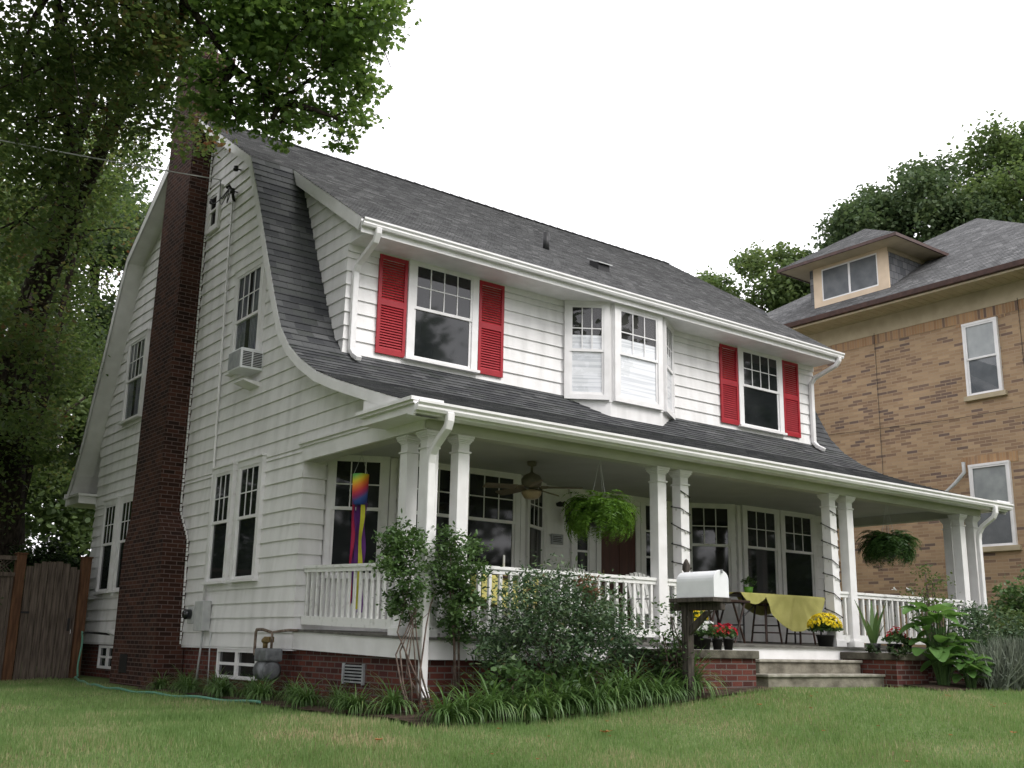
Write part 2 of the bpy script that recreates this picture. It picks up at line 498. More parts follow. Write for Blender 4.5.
LEAF = {
 'diamond': np.array([(0, 0), (.5, .38), (0, 1), (-.5, .42)]),
 'oval': np.array([(0, 0), (.42, .25), (.45, .62), (0, 1), (-.45, .62), (-.42, .25)]),
 'maple': np.array([(0, 0), (.30, .05), (.60, .28), (.36, .42), (.42, .72), (.16, .62), (0, 1.0), (-.16, .62), (-.42, .72), (-.36, .42), (-.60, .28), (-.30, .05)]),
 'strap': np.array([(-.5, 0), (.5, 0), (.3, .7), (0, 1), (-.3, .7)]),
}

def leaf_polys(pos, length, width, shape='diamond', droop=.3, spread=1.0, dirs=None):
    """one polygon per leaf, random facing; returns an (n, k, 3) array"""
    n = len(pos)
    if dirs is None:
        d = RNG.normal(size=(n, 3))
        d[:, 2] = d[:, 2]*.6*spread-droop
    else:
        d = dirs+RNG.normal(size=(n, 3))*.25
    d /= np.linalg.norm(d, axis=1)[:, None]
    up = RNG.normal(size=(n, 3))*.55+np.array((0, 0, 1.0))
    a = np.cross(d, up)
    a /= np.linalg.norm(a, axis=1)[:, None]+1e-9
    nn = np.cross(a, d)
    t = LEAF[shape]
    L = length*(.7+.6*RNG.random(n))
    W = width*(L/length)
    cup = (RNG.random(n)*.3)[:, None]*np.abs(t[:, 0])[None, :]
    P = pos[:, None, :]+a[:, None, :]*(t[None, :, 0, None]*W[:, None, None])+d[:, None, :]*(t[None, :, 1, None]*L[:, None, None])-nn[:, None, :]*(cup*L[:, None])[:, :, None]
    return P

def clump_points(c, r, n, sub=14, tight=.30, squash=.75):
    """points gathered in small sub-clumps inside an ellipsoid, thin towards the middle, uneven outline"""
    k = max(3, sub)
    u = RNG.normal(size=(k, 3))
    u /= np.linalg.norm(u, axis=1)[:, None]
    rad = r*(.35+.70*RNG.random(k)**.6)
    cc = np.array(c)+u*rad[:, None]*np.array((1, 1, squash))
    i = RNG.integers(0, k, n)
    return cc[i]+RNG.normal(size=(n, 3))*r*tight*np.array((1, 1, .7))

# ------------------------------------------------------------------ ground
def sstep(t): 
    t = min(1.0, max(0.0, t))
    return t*t*(3-2*t)
def gz(x, y):
    """height of the ground: a low rise under the houses, the lawn falls towards the street"""
    z = -.92+.30*sstep((x+.5)/6.5)
    z -= .072*max(0.0, -4.2-y)*(1 if y > -15 else 0)+(0.072*10.8 if y <= -15 else 0)
    z -= .03*min(6, max(0.0, -x-.5))
    return z+.02*math.sin(x*.9+1)*math.cos(y*.7)

def axis(a, b, fine0, fine1, st):
    L = list(np.arange(fine0, fine1+1e-6, st))
    lo, s, out = fine0, st, []
    while lo > a:
        s *= 1.5
        lo -= s
        out.append(lo)
    hi, s, o2 = L[-1], st, []
    while hi < b:
        s *= 1.5
        hi += s
        o2.append(hi)
    return out[::-1]+L+o2
gx, gy = axis(-600, 600, -16, 26, .5), axis(-600, 600, -15, 16, .5)
gm = MB()
gm.v = [(x, y, gz(x, y)) for y in gy for x in gx]
nx = len(gx)
gm.f = [(j*nx+i, j*nx+i+1, (j+1)*nx+i+1, (j+1)*nx+i) for j in range(len(gy)-1) for i in range(nx-1)]

def mat_lawn():
    m, nt, b = newmat('lawn_ground')
    tc = N(nt, 'ShaderNodeTexCoord')
    n = N(nt, 'ShaderNodeTexNoise', Scale=.55, Detail=8)
    n2 = N(nt, 'ShaderNodeTexNoise', Scale=26, Detail=6)
    nt.links.new(tc.outputs['Object'], n.inputs['Vector'])
    nt.links.new(tc.outputs['Object'], n2.inputs['Vector'])
    c1 = ramp(nt, n2.outputs[0], [(.3, (.07, .10, .035)), (.7, (.14, .19, .07))])
    c2 = ramp(nt, n2.outputs[0], [(.3, (.09, .075, .035)), (.7, (.17, .15, .075))])
    mm = N(nt, 'ShaderNodeMixRGB')
    nt.links.new(ramp(nt, n.outputs[0], [(.50, (0, 0, 0)), (.68, (1, 1, 1))]), mm.inputs[0])
    nt.links.new(c1, mm.inputs[1])
    nt.links.new(c2, mm.inputs[2])
    nt.links.new(mm.outputs[0], b.inputs['Base Color'])
    b.inputs['Roughness'].default_value = .95
    b.inputs['Specular IOR Level'].default_value = .1
    bump(nt, b, n2.outputs[0], .8, .02)
    return m
M['lawn'] = mat_lawn()
tag(gm.build('lawn', 'lawn', smooth=True), None, kind='structure')

def strip(name, mat, pts, lift, kind='structure', nseg=1):
    """a sheet draped over the ground inside a polygon (fan of small quads between two edges)"""
    mb = MB()
    A, B = pts          # two polylines of equal length
    n = len(A)
    for a, b_ in zip(A, B):
        for k in range(nseg+1):
            t = k/nseg
            x, y = a[0]+(b_[0]-a[0])*t, a[1]+(b_[1]-a[1])*t
            mb.v.append((x, y, gz(x, y)+lift+(.03*math.sin(math.pi*t))))
    for i in range(n-1):
        for k in range(nseg):
            a = i*(nseg+1)+k
            mb.f.append((a, a+1, a+nseg+2, a+nseg+1))
    return tag(mb.build(name, mat, smooth=True), None, kind=kind)
xs = [-.8, .0, .8, 1.6, 2.4, 3.2, 4.0, 4.9]
strip('flower_bed', 'soil', ([(x, -2.9) for x in xs], [(x, -4.42+.06*math.sin(x*1.7)) for x in xs]), .02, nseg=5)
ys = [-3.9, -3.4, -2.8, -1.6, -.4, .8, 2.0, 3.2, 4.2]
strip('flower_bed', 'soil', ([(.02, y) for y in ys], [(-.82+.06*math.sin(y*1.3), y) for y in ys]), .024, nseg=4)
xs = [8.2, 9.4, 10.6, 11.8, 13.0, 14.5, 16.5]
strip('flower_bed', 'soil', ([(x, -2.9) for x in xs], [(x, -4.72+.06*math.sin(x*1.4)) for x in xs]), .02, nseg=5)

# grass blades: nobody could count them
def grass():
    n = 420000
    d = 7.2+17.0*RNG.random(n)**1.35
    a = _yaw+(RNG.random(n)-.5)*R(74)
    x = CAM.x+np.sin(a)*d
    y = CAM.y+np.cos(a)*d
    keep = ~((x > -.9) & (y > -4.40+.06*np.sin(x*1.7)) & (x < 16.7)) | ((x > 4.9) & (x < 8.3) & (y < -4.3) & (y > -4.6))
    keep &= ~((x > 8.2) & (x < 16.7) & (y > -4.72))
    keep &= ~((x > -.8) & (y > -3.95) & (y < 10.4))
    pat = np.sin(x*1.3+.5*np.sin(y*2.1))*np.cos(y*1.1+.7*np.sin(x*1.9))+RNG.normal(size=n)*.5
    keep &= (pat < 1.1)
    x, y = x[keep], y[keep]
    n = len(x)
    z = np.array([gz(a_, b_) for a_, b_ in zip(x, y)])
    h = (.026+.045*RNG.random(n))*(1+.35*np.sin(x*2.3+np.cos(y*3.1))*np.sin(y*1.9))
    wd = .0035+.004*RNG.random(n)
    t = RNG.random(n)*2*np.pi
    lean = .5*h*RNG.random(n)
    t2 = RNG.random(n)*2*np.pi
    P = np.empty((n, 3, 3))
    P[:, 0] = np.stack([x-np.cos(t)*wd, y-np.sin(t)*wd, z-.004], 1)
    P[:, 1] = np.stack([x+np.cos(t)*wd, y+np.sin(t)*wd, z-.004], 1)
    P[:, 2] = np.stack([x+np.cos(t2)*lean, y+np.sin(t2)*lean, z+h], 1)
    o = npmesh('lawn_grass', P, 3, 'grassblade')
    tag(o, 'short green lawn grass with dry brown patches in front of the house', 'grass', kind='stuff')
M['grassblade'] = mat_leaf('grass_blades', [(0, (.10, .17, .05)), (.3, (.14, .235, .075)), (.62, (.185, .275, .10)), (.80, (.30, .31, .16)), (1, (.46, .38, .24))], .35, .6, noise=.7)
grass()

# ------------------------------------------------------------------ the white house
W = 12.674
XG, XG2 = -.387, W+.387
house = thing('clapboard_house', 'white clapboard house with grey gambrel roof, red shutters and a full-width columned porch', 'house', (0, 0, -.8))
# gambrel profile (y, z): front slope from the ridge to the porch gutter, then the back slope
FRONT = [(5.485, 10.10), (2.233, 7.946), (1.70, 6.90), (1.28, 6.0), (.80, 5.02), (.53, 4.52), (.20, 4.16), (-.22, 3.86), (-.75, 3.575), (-1.35, 3.345), (-2.0, 3.125), (-2.7, 2.895), (-3.42, 2.665)]
BACK = [(5.485, 10.10), (8.737, 7.946), (9.24, 7.0), (9.66, 6.05), (10.17, 5.0), (10.55, 4.2), (10.95, 3.5), (11.32, 3.02)]

def lerp_y(prof, z):
    for (y0, z0), (y1, z1) in zip(prof, prof[1:]):
        if z1 <= z <= z0:
            t = (z-z0)/(z1-z0)
            return y0+(y1-y0)*t
    return prof[0][0] if z > prof[0][1] else prof[-1][0]

def offset(prof, d):
    out = []
    for i, (y, z) in enumerate(prof):
        a = prof[max(i-1, 0)]
        b = prof[min(i+1, len(prof)-1)]
        ty, tz = b[0]-a[0], b[1]-a[1]
        l = math.hypot(ty, tz)
        ny, nz = (tz/l, -ty/l)
        if nz > 0: ny, nz = -ny, -nz      # inward is downward
        out.append((y+ny*d, z+nz*d))
    return out

def resample(prof, st):
    out = [prof[0]]
    for (y0, z0), (y1, z1) in zip(prof, prof[1:]):
        l = math.hypot(y1-y0, z1-z0)
        k = max(1, round(l/st))
        out += [(y0+(y1-y0)*i/k, z0+(z1-z0)*i/k) for i in range(1, k+1)]
    return out

def shingle_rows(mb, uv, prof, x0, x1, st=.14, lift=.014, wob=0.0, flip=1):
    """overlapping courses along a profile: each course is a tilted board with a thick lower edge"""
    P = resample(prof, st)
    s = 0.0
    k = 0
    for (y0, z0), (y1, z1) in zip(P, P[1:]):
        l = math.hypot(y1-y0, z1-z0)
        ny, nz = -(z1-z0)/l, (y1-y0)/l
        if nz < 0: ny, nz = -ny, -nz
        nseg = 8 if wob else 1
        for q in range(nseg):
            xa, xb = x0+(x1-x0)*q/nseg, x0+(x1-x0)*(q+1)/nseg
            b = len(mb.v)
            mb.v += [(xa, y0+ny*.002, z0+nz*.002), (xb, y0+ny*.002, z0+nz*.002), (xb, y1+ny*lift, z1+nz*lift), (xa, y1+ny*lift, z1+nz*lift), (xb, y1, z1), (xa, y1, z1)]
            vv = 20-.14*k
            uv += [(xa, vv), (xb, vv), (xb, vv-.139), (xa, vv-.139), (xb, vv-.1395), (xa, vv-.1395)]
            mb.f += [(b, b+3, b+2, b+1)[::flip], (b+3, b+5, b+4, b+2)[::flip]]
        s += l
        k += 1
    return P

def roof_shell(mb, prof, x0, x1, th):
    """solid slab under the shingle courses"""
    Q = offset(prof, th)
    n = len(prof)
    for i in range(n-1):
        a, b, c, d = prof[i], prof[i+1], Q[i+1], Q[i]
        mb.quad((x0, *a), (x0, *b), (x0, *c), (x0, *d))
        mb.quad((x1, *b), (x1, *a), (x1, *d), (x1, *c))
        mb.quad((x0, *d), (x0, *c), (x1, *c), (x1, *d))

mb, uv = MB(), []
DEAVE = (-.394, 6.206)
XE, XE2 = .396, W-.396
# upper slope to the break over the whole length, then on as the dormer roof between XE and XE2
shingle_rows(mb, uv, FRONT[:2], XG, XG2)
shingle_rows(mb, uv, [FRONT[1], DEAVE], XE, XE2)
shingle_rows(mb, uv, BACK[:2], XG, XG2, flip=-1)
# ridge caps
x = XG
while x < XG2-.1:
    b = len(mb.v)
    for dx, dz in ((0, .045), (.26, .03)):
        mb.v += [(x+dx, 5.485-.15, 10.10-.10+dz), (x+dx, 5.485, 10.10+dz), (x+dx, 5.485+.15, 10.10-.10+dz)]
        uv += [(x+dx, 0), (x+dx, .1), (x+dx, .2)]
    mb.f += [(b, b+1, b+4, b+3), (b+1, b+2, b+5, b+4), (b, b+3, b+4)]
    x += .25
roof = mb.build('roof', 'shingle', house, uv=uv)
roof['label'] = 'grey shingled upper roof slope running down over the long dormer'
mb, uv = MB(), []
shingle_rows(mb, uv, FRONT[1:6], XG, XE+.15)
shingle_rows(mb, uv, FRONT[1:6], XE2-.15, XG2)
shingle_rows(mb, uv, [(.53, 4.52)]+FRONT[6:], XG, XG2, wob=0)
shingle_rows(mb, uv, BACK[1:], XG, XG2, flip=-1)
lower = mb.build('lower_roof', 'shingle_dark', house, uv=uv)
lower['label'] = 'darker shingled lower slope that curves out over the porch'
mb = MB()
roof_shell(mb, [FRONT[0], FRONT[1]], XG+.01, XG2-.01, .10)
roof_shell(mb, [FRONT[1], DEAVE], XE+.01, XE2-.01, .10)
roof_shell(mb, FRONT[1:], XG+.01, XG2-.01, .07)
roof_shell(mb, BACK, XG+.01, XG2-.01, .10)
mb.build('roof_deck', 'trim', house)

# rake boards and rake soffits on both gables
def rake(xo, xi, prof, d0, d1, sgn):
    a, b = offset(prof, d0), offset(prof, d1)
    mb = MB()
    n = len(prof)
    for i in range(n-1):
        p = [(xo, *a[i]), (xo, *a[i+1]), (xo, *b[i+1]), (xo, *b[i])]
        q = [(xo+sgn*.03, *t[1:]) for t in p]
        mb.hexa(p+q)
        # soffit board back to the wall
        mb.quad((xo, *b[i]), (xo, *b[i+1]), (xi, *b[i+1]), (xi, *b[i]))
    return mb
def join(*mbs):
    m = MB()
    for k in mbs: m.add(k.v, k.f)
    return m
mF, mB_ = offset(FRONT, .02), offset(BACK, .02)
join(rake(XG, .0, FRONT, .02, .15, 1), rake(XG, .0, BACK, .02, .19, 1)).build('rake_board', 'trim', house)
join(rake(XG2, W, FRONT, .02, .17, -1), rake(XG2, W, BACK, .02, .19, -1)).build('rake_board', 'trim', house)
DR = [FRONT[1], DEAVE]
join(rake(XE, .544, DR, .012, .20, 1)).build('rake_board', 'trim', house)
join(rake(XE2, W-.544, DR, .012, .20, -1)).build('rake_board', 'trim', house)

# --- clapboards
def siding(mb, O, ux, z0, z1, left, right, e=.222, out=.027, z_ref=None, el=0, er=0):
    """rows of boards on a vertical wall through O with horizontal direction ux; left/right(z) limit each row"""
    n = (ux[1], -ux[0])
    ref = z0 if z_ref is None else z_ref
    k = math.floor((z0-ref)/e)
    while ref+k*e < z1-1e-4:
        a, b = max(z0, ref+k*e), min(z1, ref+(k+1)*e)
        k += 1
        if b-a < .01: continue
        la, lb, ra, rb = left(a), left(b), right(a), right(b)
        if ra-la < .01 and rb-lb < .01: continue
        rb, ra = max(rb, lb), max(ra, la)
        def P(t, o, z): return (O[0]+ux[0]*t+n[0]*o, O[1]+ux[1]*t+n[1]*o, z)
        mb.add([P(la-el*out, out, a), P(ra+er*out, out, a), P(rb+er*.003, .003, b), P(lb-el*.003, .003, b), P(la, 0, a), P(ra, 0, a), P(lb, 0, b), P(rb, 0, b)],
               [(0, 1, 2, 3), (4, 5, 1, 0), (4, 0, 3, 6), (1, 5, 7, 2)])

def const(v): return lambda z: v
mb = MB()
fr_in, bk_in = offset(FRONT, .09), offset(BACK, .09)
# gable wall x = 0 (its horizontal coordinate runs towards -y; t = 10.3 - y)
def g_left(z):
    return 10.3-(10.30 if z < 3.9 else lerp_y(bk_in, z))
def g_right(z):
    return 10.3-(.23 if z < 2.59 else lerp_y(fr_in, z))
siding(mb, (0, 10.3), (0, -1), -.25, 2.6, g_left, g_right, z_ref=-.222, er=1, el=1)
siding(mb, (0, 10.3), (0, -1), 2.6, 9.95, g_left, g_right, z_ref=-.222)
gw = mb.build('gable_wall', 'paint', house)
gw['label'] = 'white clapboard gable wall beside the brick chimney'
mb = MB()
siding(mb, (W, .23), (0, 1), -.25, 9.95, lambda z: (.0 if z < 2.70 else lerp_y(fr_in, z)-.23), lambda z: (10.30 if z < 3.9 else lerp_y(bk_in, z))-.23, z_ref=-.222)
mb.build('gable_wall', 'paint', house)
mb = MB()
siding(mb, (W, 10.3), (-1, 0), -.25, 4.2, const(0), const(W), z_ref=-.222)
mb.build('back_wall', 'paint', house)
# dormer walls
YD = .264
XD, XD2 = .544, W-.544
mb = MB()
siding(mb, (XD, YD), (1, 0), 4.02, 6.2, const(0), const(XD2-XD), z_ref=4.0, el=1, er=1)
mb.build('dormer_wall', 'paint', house)
def slope_y(z): return lerp_y(FRONT[1:], z)
def roof_y(z): return YD if z < 6.3 else FRONT[1][0]+(z+.14-FRONT[1][1])*(FRONT[1][0]-DEAVE[0])/(FRONT[1][1]-DEAVE[1])
def roof_y2(z): return FRONT[1][0]+(z+.10-FRONT[1][1])*(FRONT[1][0]-DEAVE[0])/(FRONT[1][1]-DEAVE[1])
mb = MB()
siding(mb, (XD, 3.0), (0, -1), 4.1, 6.0, lambda z: 3.0-slope_y(z)-.05, const(3.0-YD), z_ref=4.0, er=1)
siding(mb, (XD, 3.0), (0, -1), 6.0, 8.0, lambda z: 3.0-slope_y(z)-.05, lambda z: 3.0-max(DEAVE[0]+.03, roof_y2(z)), z_ref=4.0)
mb.build('dormer_wall', 'paint', house)
mb = MB()
siding(mb, (XD2, 0), (0, 1), 4.1, 8.0, lambda z: (YD if z < 6.0 else max(DEAVE[0]+.03, roof_y2(z))), lambda z: slope_y(z)+.05, z_ref=4.0)
mb.build('dormer_wall', 'paint', house)
# dormer eave: soffit, fascia, frieze board, gutter
mb = MB()
mb.box(XD-.03, XD2+.03, DEAVE[0]+.03, YD-.02, 5.985, 6.01)
mb.box(XE+.0, XE2-.0, DEAVE[0]+.0, DEAVE[0]+.03, 5.97, 6.16)
mb.box(XD-.02, XD2+.02, YD-.045, YD-.02, 5.88, 5.985)
mb.build('dormer_eave', 'trim', house)
def gutter(x0, x1, y, z):
    pr = [(0, 0), (-.075, 0), (-.095, .035), (-.092, .06), (-.118, .088), (-.118, .118), (-.105, .118), (-.105, .095), (-.02, .075), (0, .118)]
    mb = MB()
    mb.extr([(0, y+a, z+b) for a, b in pr], (x0, 0, 0), (x1, 0, 0))
    return mb.build('gutter', 'trim', house)
gutter(XE-.01, XE2+.02, DEAVE[0], 6.06)
gutter(XG-.02, XG2+.02, -3.42, 2.575)
gt = MB()
gt.extr([(0, 11.32, 2.9), (0, 11.43, 2.9), (0, 11.44, 3.02), (0, 11.32, 3.02)], (XG-.02, 0, 0), (XG2, 0, 0))
gt.build('gutter', 'trim', house)
# roof leaf litter along the porch gutter is left out; plumbing vent, roof vent
MB().tube([(5.75, 1.75, 7.55), (5.75, 1.75, 7.98)], .065, 12).build('vent_pipe', 'black', house, smooth=True)
mb = MB()
def onroof(x, y): return (x, y, 10.10-(5.485-y)*.6637)
mb.hexa([(6.62, 1.15, onroof(0, 1.15)[2]), (6.92, 1.15, onroof(0, 1.15)[2]), (6.92, 1.42, onroof(0, 1.42)[2]), (6.62, 1.42, onroof(0, 1.42)[2]),
         (6.62, 1.15, onroof(0, 1.15)[2]+.17), (6.92, 1.15, onroof(0, 1.15)[2]+.17), (6.92, 1.42, onroof(0, 1.42)[2]+.10), (6.62, 1.42, onroof(0, 1.42)[2]+.10)])
rv = mb.build('roof_vent', 'black', house)
zv = onroof(0, 1.12)[2]
MB().hexa([(6.58, 1.10, zv+.17), (6.96, 1.10, zv+.17), (6.96, 1.45, zv+.34), (6.58, 1.45, zv+.34), (6.58, 1.10, zv+.19), (6.96, 1.10, zv+.19), (6.96, 1.45, zv+.36), (6.58, 1.45, zv+.36)]).build('vent_cap', 'ltgrey', rv)
# back eave box seen at the foot of the rear rake
mb = MB()
mb.box(XG, .35, 10.33, 11.34, 2.74, 2.80)
mb.box(XG, .35, 10.33, 11.34, 2.80, 2.90)
mb.box(XG-.03, .38, 10.28, 11.38, 2.90, 2.95)
mb.build('eave_return', 'trim', house)
mb = MB()
mb.box(.3, 4.3, 10.33, 11.25, -.9, .3)
mb.box(.3, .36, 10.33, 10.45, .3, 2.7)
mb.box(.3, .36, 11.13, 11.25, .3, 2.7)
mb.box(.34, 4.3, 10.36, 11.2, .3, 2.7)
mb.build('rear_porch', 'darkwood', house)

# --- foundation
mb = MB()
mb.box(.04, W-.04, .27, 10.26, -1.5, -.235)
mb.build('foundation', 'brick_red', house)
mb = MB()
mb.box(.06, W-.06, -3.02, .26, -1.5, -.24)
mb.build('porch_foundation', 'brick_red', house)

# --- windows
def window(O, ux, w_, h, cols=3, rows=2, top=.5, blind=None, parent=house, clear=False, sill=True, lower=(1, 1), case=.11, mat='trim', cap=True, label=None, glassmat=None, depth=0.0):
    """double-hung sash window. O: lower left corner of the sash opening on the wall face (x, y, z); ux: direction to the right as seen from outside"""
    n = (ux[1], -ux[0])
    def P(t, o, z): return (O[0]+ux[0]*t+n[0]*(o+depth), O[1]+ux[1]*t+n[1]*(o+depth), O[2]+z)
    def bx(mb, t0, t1, o0, o1, z0, z1):
        mb.hexa([P(t0, o1, z0), P(t1, o1, z0), P(t1, o0, z0), P(t0, o0, z0), P(t0, o1, z1), P(t1, o1, z1), P(t1, o0, z1), P(t0, o0, z1)])
    mb = MB()
    c = case
    bx(mb, -c, 0, .0, .078, -.03, h+.0)
    bx(mb, w_, w_+c, .0, .078, -.03, h+.0)
    bx(mb, -c-.004, w_+c+.004, .0, .082, h, h+c)
    if cap: bx(mb, -c-.025, w_+c+.025, .0, .105, h+c, h+c+.03)
    if sill: bx(mb, -c-.03, w_+c+.03, .0, .125, -.075, -.03)
    else: bx(mb, -c, w_+c, .0, .08, -.12, -.03)
    root = mb.build('window', mat, parent)
    if label: root['label'] = label
    g = MB()
    bx(g, 0, w_, .026, .030, -.03, h)
    hm = h*top
    f = .042
    def sash(o0, o1, z0, z1, cs, rs, name):
        s = MB()
        bx(s, 0, f, o0, o1, z0, z1)
        bx(s, w_-f, w_, o0, o1, z0, z1)
        bx(s, f, w_-f, o0, o1, z0, z0+f*1.15)
        bx(s, f, w_-f, o0, o1, z1-f, z1)
        mu = .009
        for i in range(1, cs):
            t = f+(w_-2*f)*i/cs
            bx(s, t-mu, t+mu, o0+.004, o1-.003, z0+f*1.15, z1-f)
        for j in range(1, rs):
            z = z0+f+(z1-z0-2*f)*j/rs
            bx(s, f, w_-f, o0+.005, o1-.004, z-mu, z+mu)
        s.build(name, mat, root)
    sash(.036, .052, -.03, hm+.02, lower[0], lower[1], 'lower_sash')
    sash(.052, .070, hm-.02, h, cols, rows, 'upper_sash')
    if blind:
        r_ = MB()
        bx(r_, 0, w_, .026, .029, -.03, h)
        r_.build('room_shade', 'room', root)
        bl = MB()
        if blind == 'slats':
            bl.quad(P(.02, .0358, 0), P(w_-.02, .0358, 0), P(w_-.02, .0358, h*.66), P(.02, .0358, h*.66))
            bl.build('blind', 'blind', root)
        elif blind == 'shade':
            bx(bl, .03, w_-.03, .030, .033, h*.5, h)
            bl.build('blind', 'shade', root)
            bx(r_ := MB(), .03, w_-.03, .030, .033, 0, h*.5)
            r_.build('screen', 'screen', root)
        elif blind == 'curtain':
            m = 40
            for side in ((0, .42), (.58, 1)):
                for i in range(m):
                    a, b_ = side[0]+(side[1]-side[0])*i/m, side[0]+(side[1]-side[0])*(i+1)/m
                    oa, ob = .031+.003*math.sin(i*1.1), .031+.003*math.sin((i+1)*1.1)
                    bl.quad(P(w_*a, oa, 0), P(w_*b_, ob, 0), P(w_*b_, ob, h), P(w_*a, oa, h))
            bl.build('curtain', 'drape', root)
        g2 = MB()
        g2.quad(P(0, .0375, -.03), P(w_, .0375, -.03), P(w_, .0375, hm), P(0, .0375, hm))
        g2.quad(P(0, .060, hm), P(w_, .060, hm), P(w_, .060, h), P(0, .060, h))
        g2.build('pane', 'clear', root)
    else:
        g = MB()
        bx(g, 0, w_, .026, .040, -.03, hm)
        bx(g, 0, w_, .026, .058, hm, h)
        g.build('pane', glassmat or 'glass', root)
    return root
GX = (0, -1)
# gable side
window((0, 3.40, .84), GX, .66, 1.76, 3, 2, .53, case=.10)
window((0, 2.36, .84), GX, .74, 1.76, 3, 2, .53, case=.10)
window((0, 9.37, .84), GX, .70, 1.76, 3, 2, .53, case=.10)
window((0, 8.27, .84), GX, .70, 1.76, 3, 2, .53, case=.10)
window((0, 3.12, 4.38), GX, .98, 1.68, 4, 2, .5, blind='curtain', label='upper gable window of eight small panes above an air conditioner')
window((0, 8.85, 4.38), GX, .98, 1.68, 4, 2, .5, blind='curtain')
window((0, 4.82, 7.52), GX, .34, .62, 1, 1, .5, sill=False, label='narrow attic window high beside the chimney')
# basement windows
def basement_window(y0, wd, z0, h):
    mb = MB()
    x = .035
    mb.box(x-.05, x, y0-wd-.0, y0, z0, z0+.05)
    mb.box(x-.05, x, y0-wd, y0, z0+h-.05, z0+h)
    mb.box(x-.05, x, y0-.05, y0, z0+.05, z0+h-.05)
    mb.box(x-.05, x, y0-wd, y0-wd+.05, z0+.05, z0+h-.05)
    mb.box(x-.045, x, y0-wd/2-.05, y0-wd/2+.05, z0+.05, z0+h-.05)
    mb.box(x-.03, x, y0-wd+.05, y0-.05, z0+h/2-.022, z0+h/2+.022)
    r_ = mb.build('basement_window', 'trim', house)
    MB().box(x-.012, x-.002, y0-wd+.05, y0-.05, z0+.05, z0+h-.05).build('pane', 'glass', r_)
basement_window(2.86, 1.5, -.70, .45)
basement_window(9.0, 1.1, -.72, .45)
# foundation vent on the porch side
mb = MB()
for k in range(6):
    mb.box(.035, .058, -1.72, -1.24, -.62+.04*k, -.60+.04*k)
mb.box(.03, .059, -1.76, -1.72, -.64, -.38)
mb.box(.03, .059, -1.24, -1.20, -.64, -.38)
fv = mb.build('foundation_vent', 'grey', house)
MB().box(.05, .0595, -1.74, -1.22, -.63, -.39).build('vent_opening', 'dark', fv)

# upper front windows with their shutters
FX = (1, 0)
def shutter(x0):
    mb = MB()
    y = YD-.03
    wd, z0, z1 = .53, 4.315, 5.955
    s = .055
    mb.box(x0, x0+s, y-.035, y, z0, z1)
    mb.box(x0+wd-s, x0+wd, y-.035, y, z0, z1)
    for a, b in ((z0, z0+.09), (z0+.80, z0+.90), (z1-.07, z1)):
        mb.box(x0+s, x0+wd-s, y-.033, y, a, b)
    sh = mb.build('shutter', 'red', house)
    lv = MB()
    for a, b in ((z0+.09, z0+.80), (z0+.90, z1-.07)):
        k = int((b-a)/.042)
        for i in range(k):
            z = a+i*(b-a)/k
            lv.add([(x0+s, y-.030, z), (x0+wd-s, y-.030, z), (x0+wd-s, y-.006, z+.043), (x0+s, y-.006, z+.043)], [(0, 1, 2, 3)])
    lv.box(x0+s, x0+wd-s, y-.005, y-.001, z0+.09, z0+.8)
    lv.build('louvres', 'red', sh)
window((1.76, YD-.0, 4.37), FX, 1.15, 1.58, 4, 2, .52, case=.125, label='left upper window of eight panes over one, between red shutters')
window((9.75, YD-.0, 4.37), FX, 1.15, 1.58, 4, 2, .52, case=.125, label='right upper window of eight panes over one, between red shutters')
for x0 in (1.09, 3.055, 9.09, 11.055): shutter(x0)

# upper bay window under the dormer eave
UB = [(4.955, YD), (5.69, -.216), (6.983, -.216), (7.718, YD)]
bay = MB()
for (x0, y0), (x1, y1) in zip(UB, UB[1:]):
    bay.quad((x0, y0, 3.6), (x1, y1, 3.6), (x1, y1, 5.99), (x0, y0, 5.99))
bay.extr([(x_, y_, 0) for x_, y_ in UB], (0, 0, 3.55), (0, 0, 3.6))
bay.extr([(4.945, YD, 0), (5.685, -.228, 0), (6.988, -.228, 0), (7.728, YD, 0)], (0, 0, 4.135), (0, 0, 4.155))
bayo = bay.build('bay_window', 'paint', house)
bayo['label'] = 'three-sided upper bay window with white blinds'
def facewin(parent, p, q, z, h, inset, **k):
    L = math.hypot(q[0]-p[0], q[1]-p[1])
    ux = ((q[0]-p[0])/L, (q[1]-p[1])/L)
    return window((p[0]+ux[0]*inset, p[1]+ux[1]*inset, z), ux, L-2*inset, h, parent=parent, **k)
facewin(bayo, UB[0], UB[1], 4.28, 1.63, .13, cols=3, rows=2, top=.48, blind='slats', case=.10, cap=False, sill=False)
facewin(bayo, UB[1], UB[2], 4.28, 1.63, .16, cols=3, rows=2, top=.48, blind='slats', case=.12, cap=False, sill=False)
facewin(bayo, UB[2], UB[3], 4.28, 1.63, .13, cols=3, rows=2, top=.48, blind='slats', case=.10, cap=False, sill=False)

# --- first floor front wall: two shallow bays beside the recessed entrance
PLAN = [(0, .23), (.36, .23), (.42, .37), (1.30, -.10), (3.80, -.10), (4.72, .45), (8.02, .45), (8.12, .47), (9.10, -.10), (11.75, -.10), (12.45, .23), (W, .23)]
mb = MB()
for i, (p, q) in enumerate(zip(PLAN, PLAN[1:])):
    L = math.hypot(q[0]-p[0], q[1]-p[1])
    ux = ((q[0]-p[0])/L, (q[1]-p[1])/L)
    siding(mb, p, ux, -.25 if i == 0 else -.0, 2.66 if i in (0, 10) else 2.62, const(0), const(L), z_ref=-.222, el=1 if i == 0 else 0, er=1 if i == 10 else 0)
mb.build('front_wall', 'paint', house)
mb = MB()
for p in PLAN[2:10]:
    mb.box(p[0]-.045, p[0]+.045, p[1]-.05, p[1]+.02, .02, 2.6)
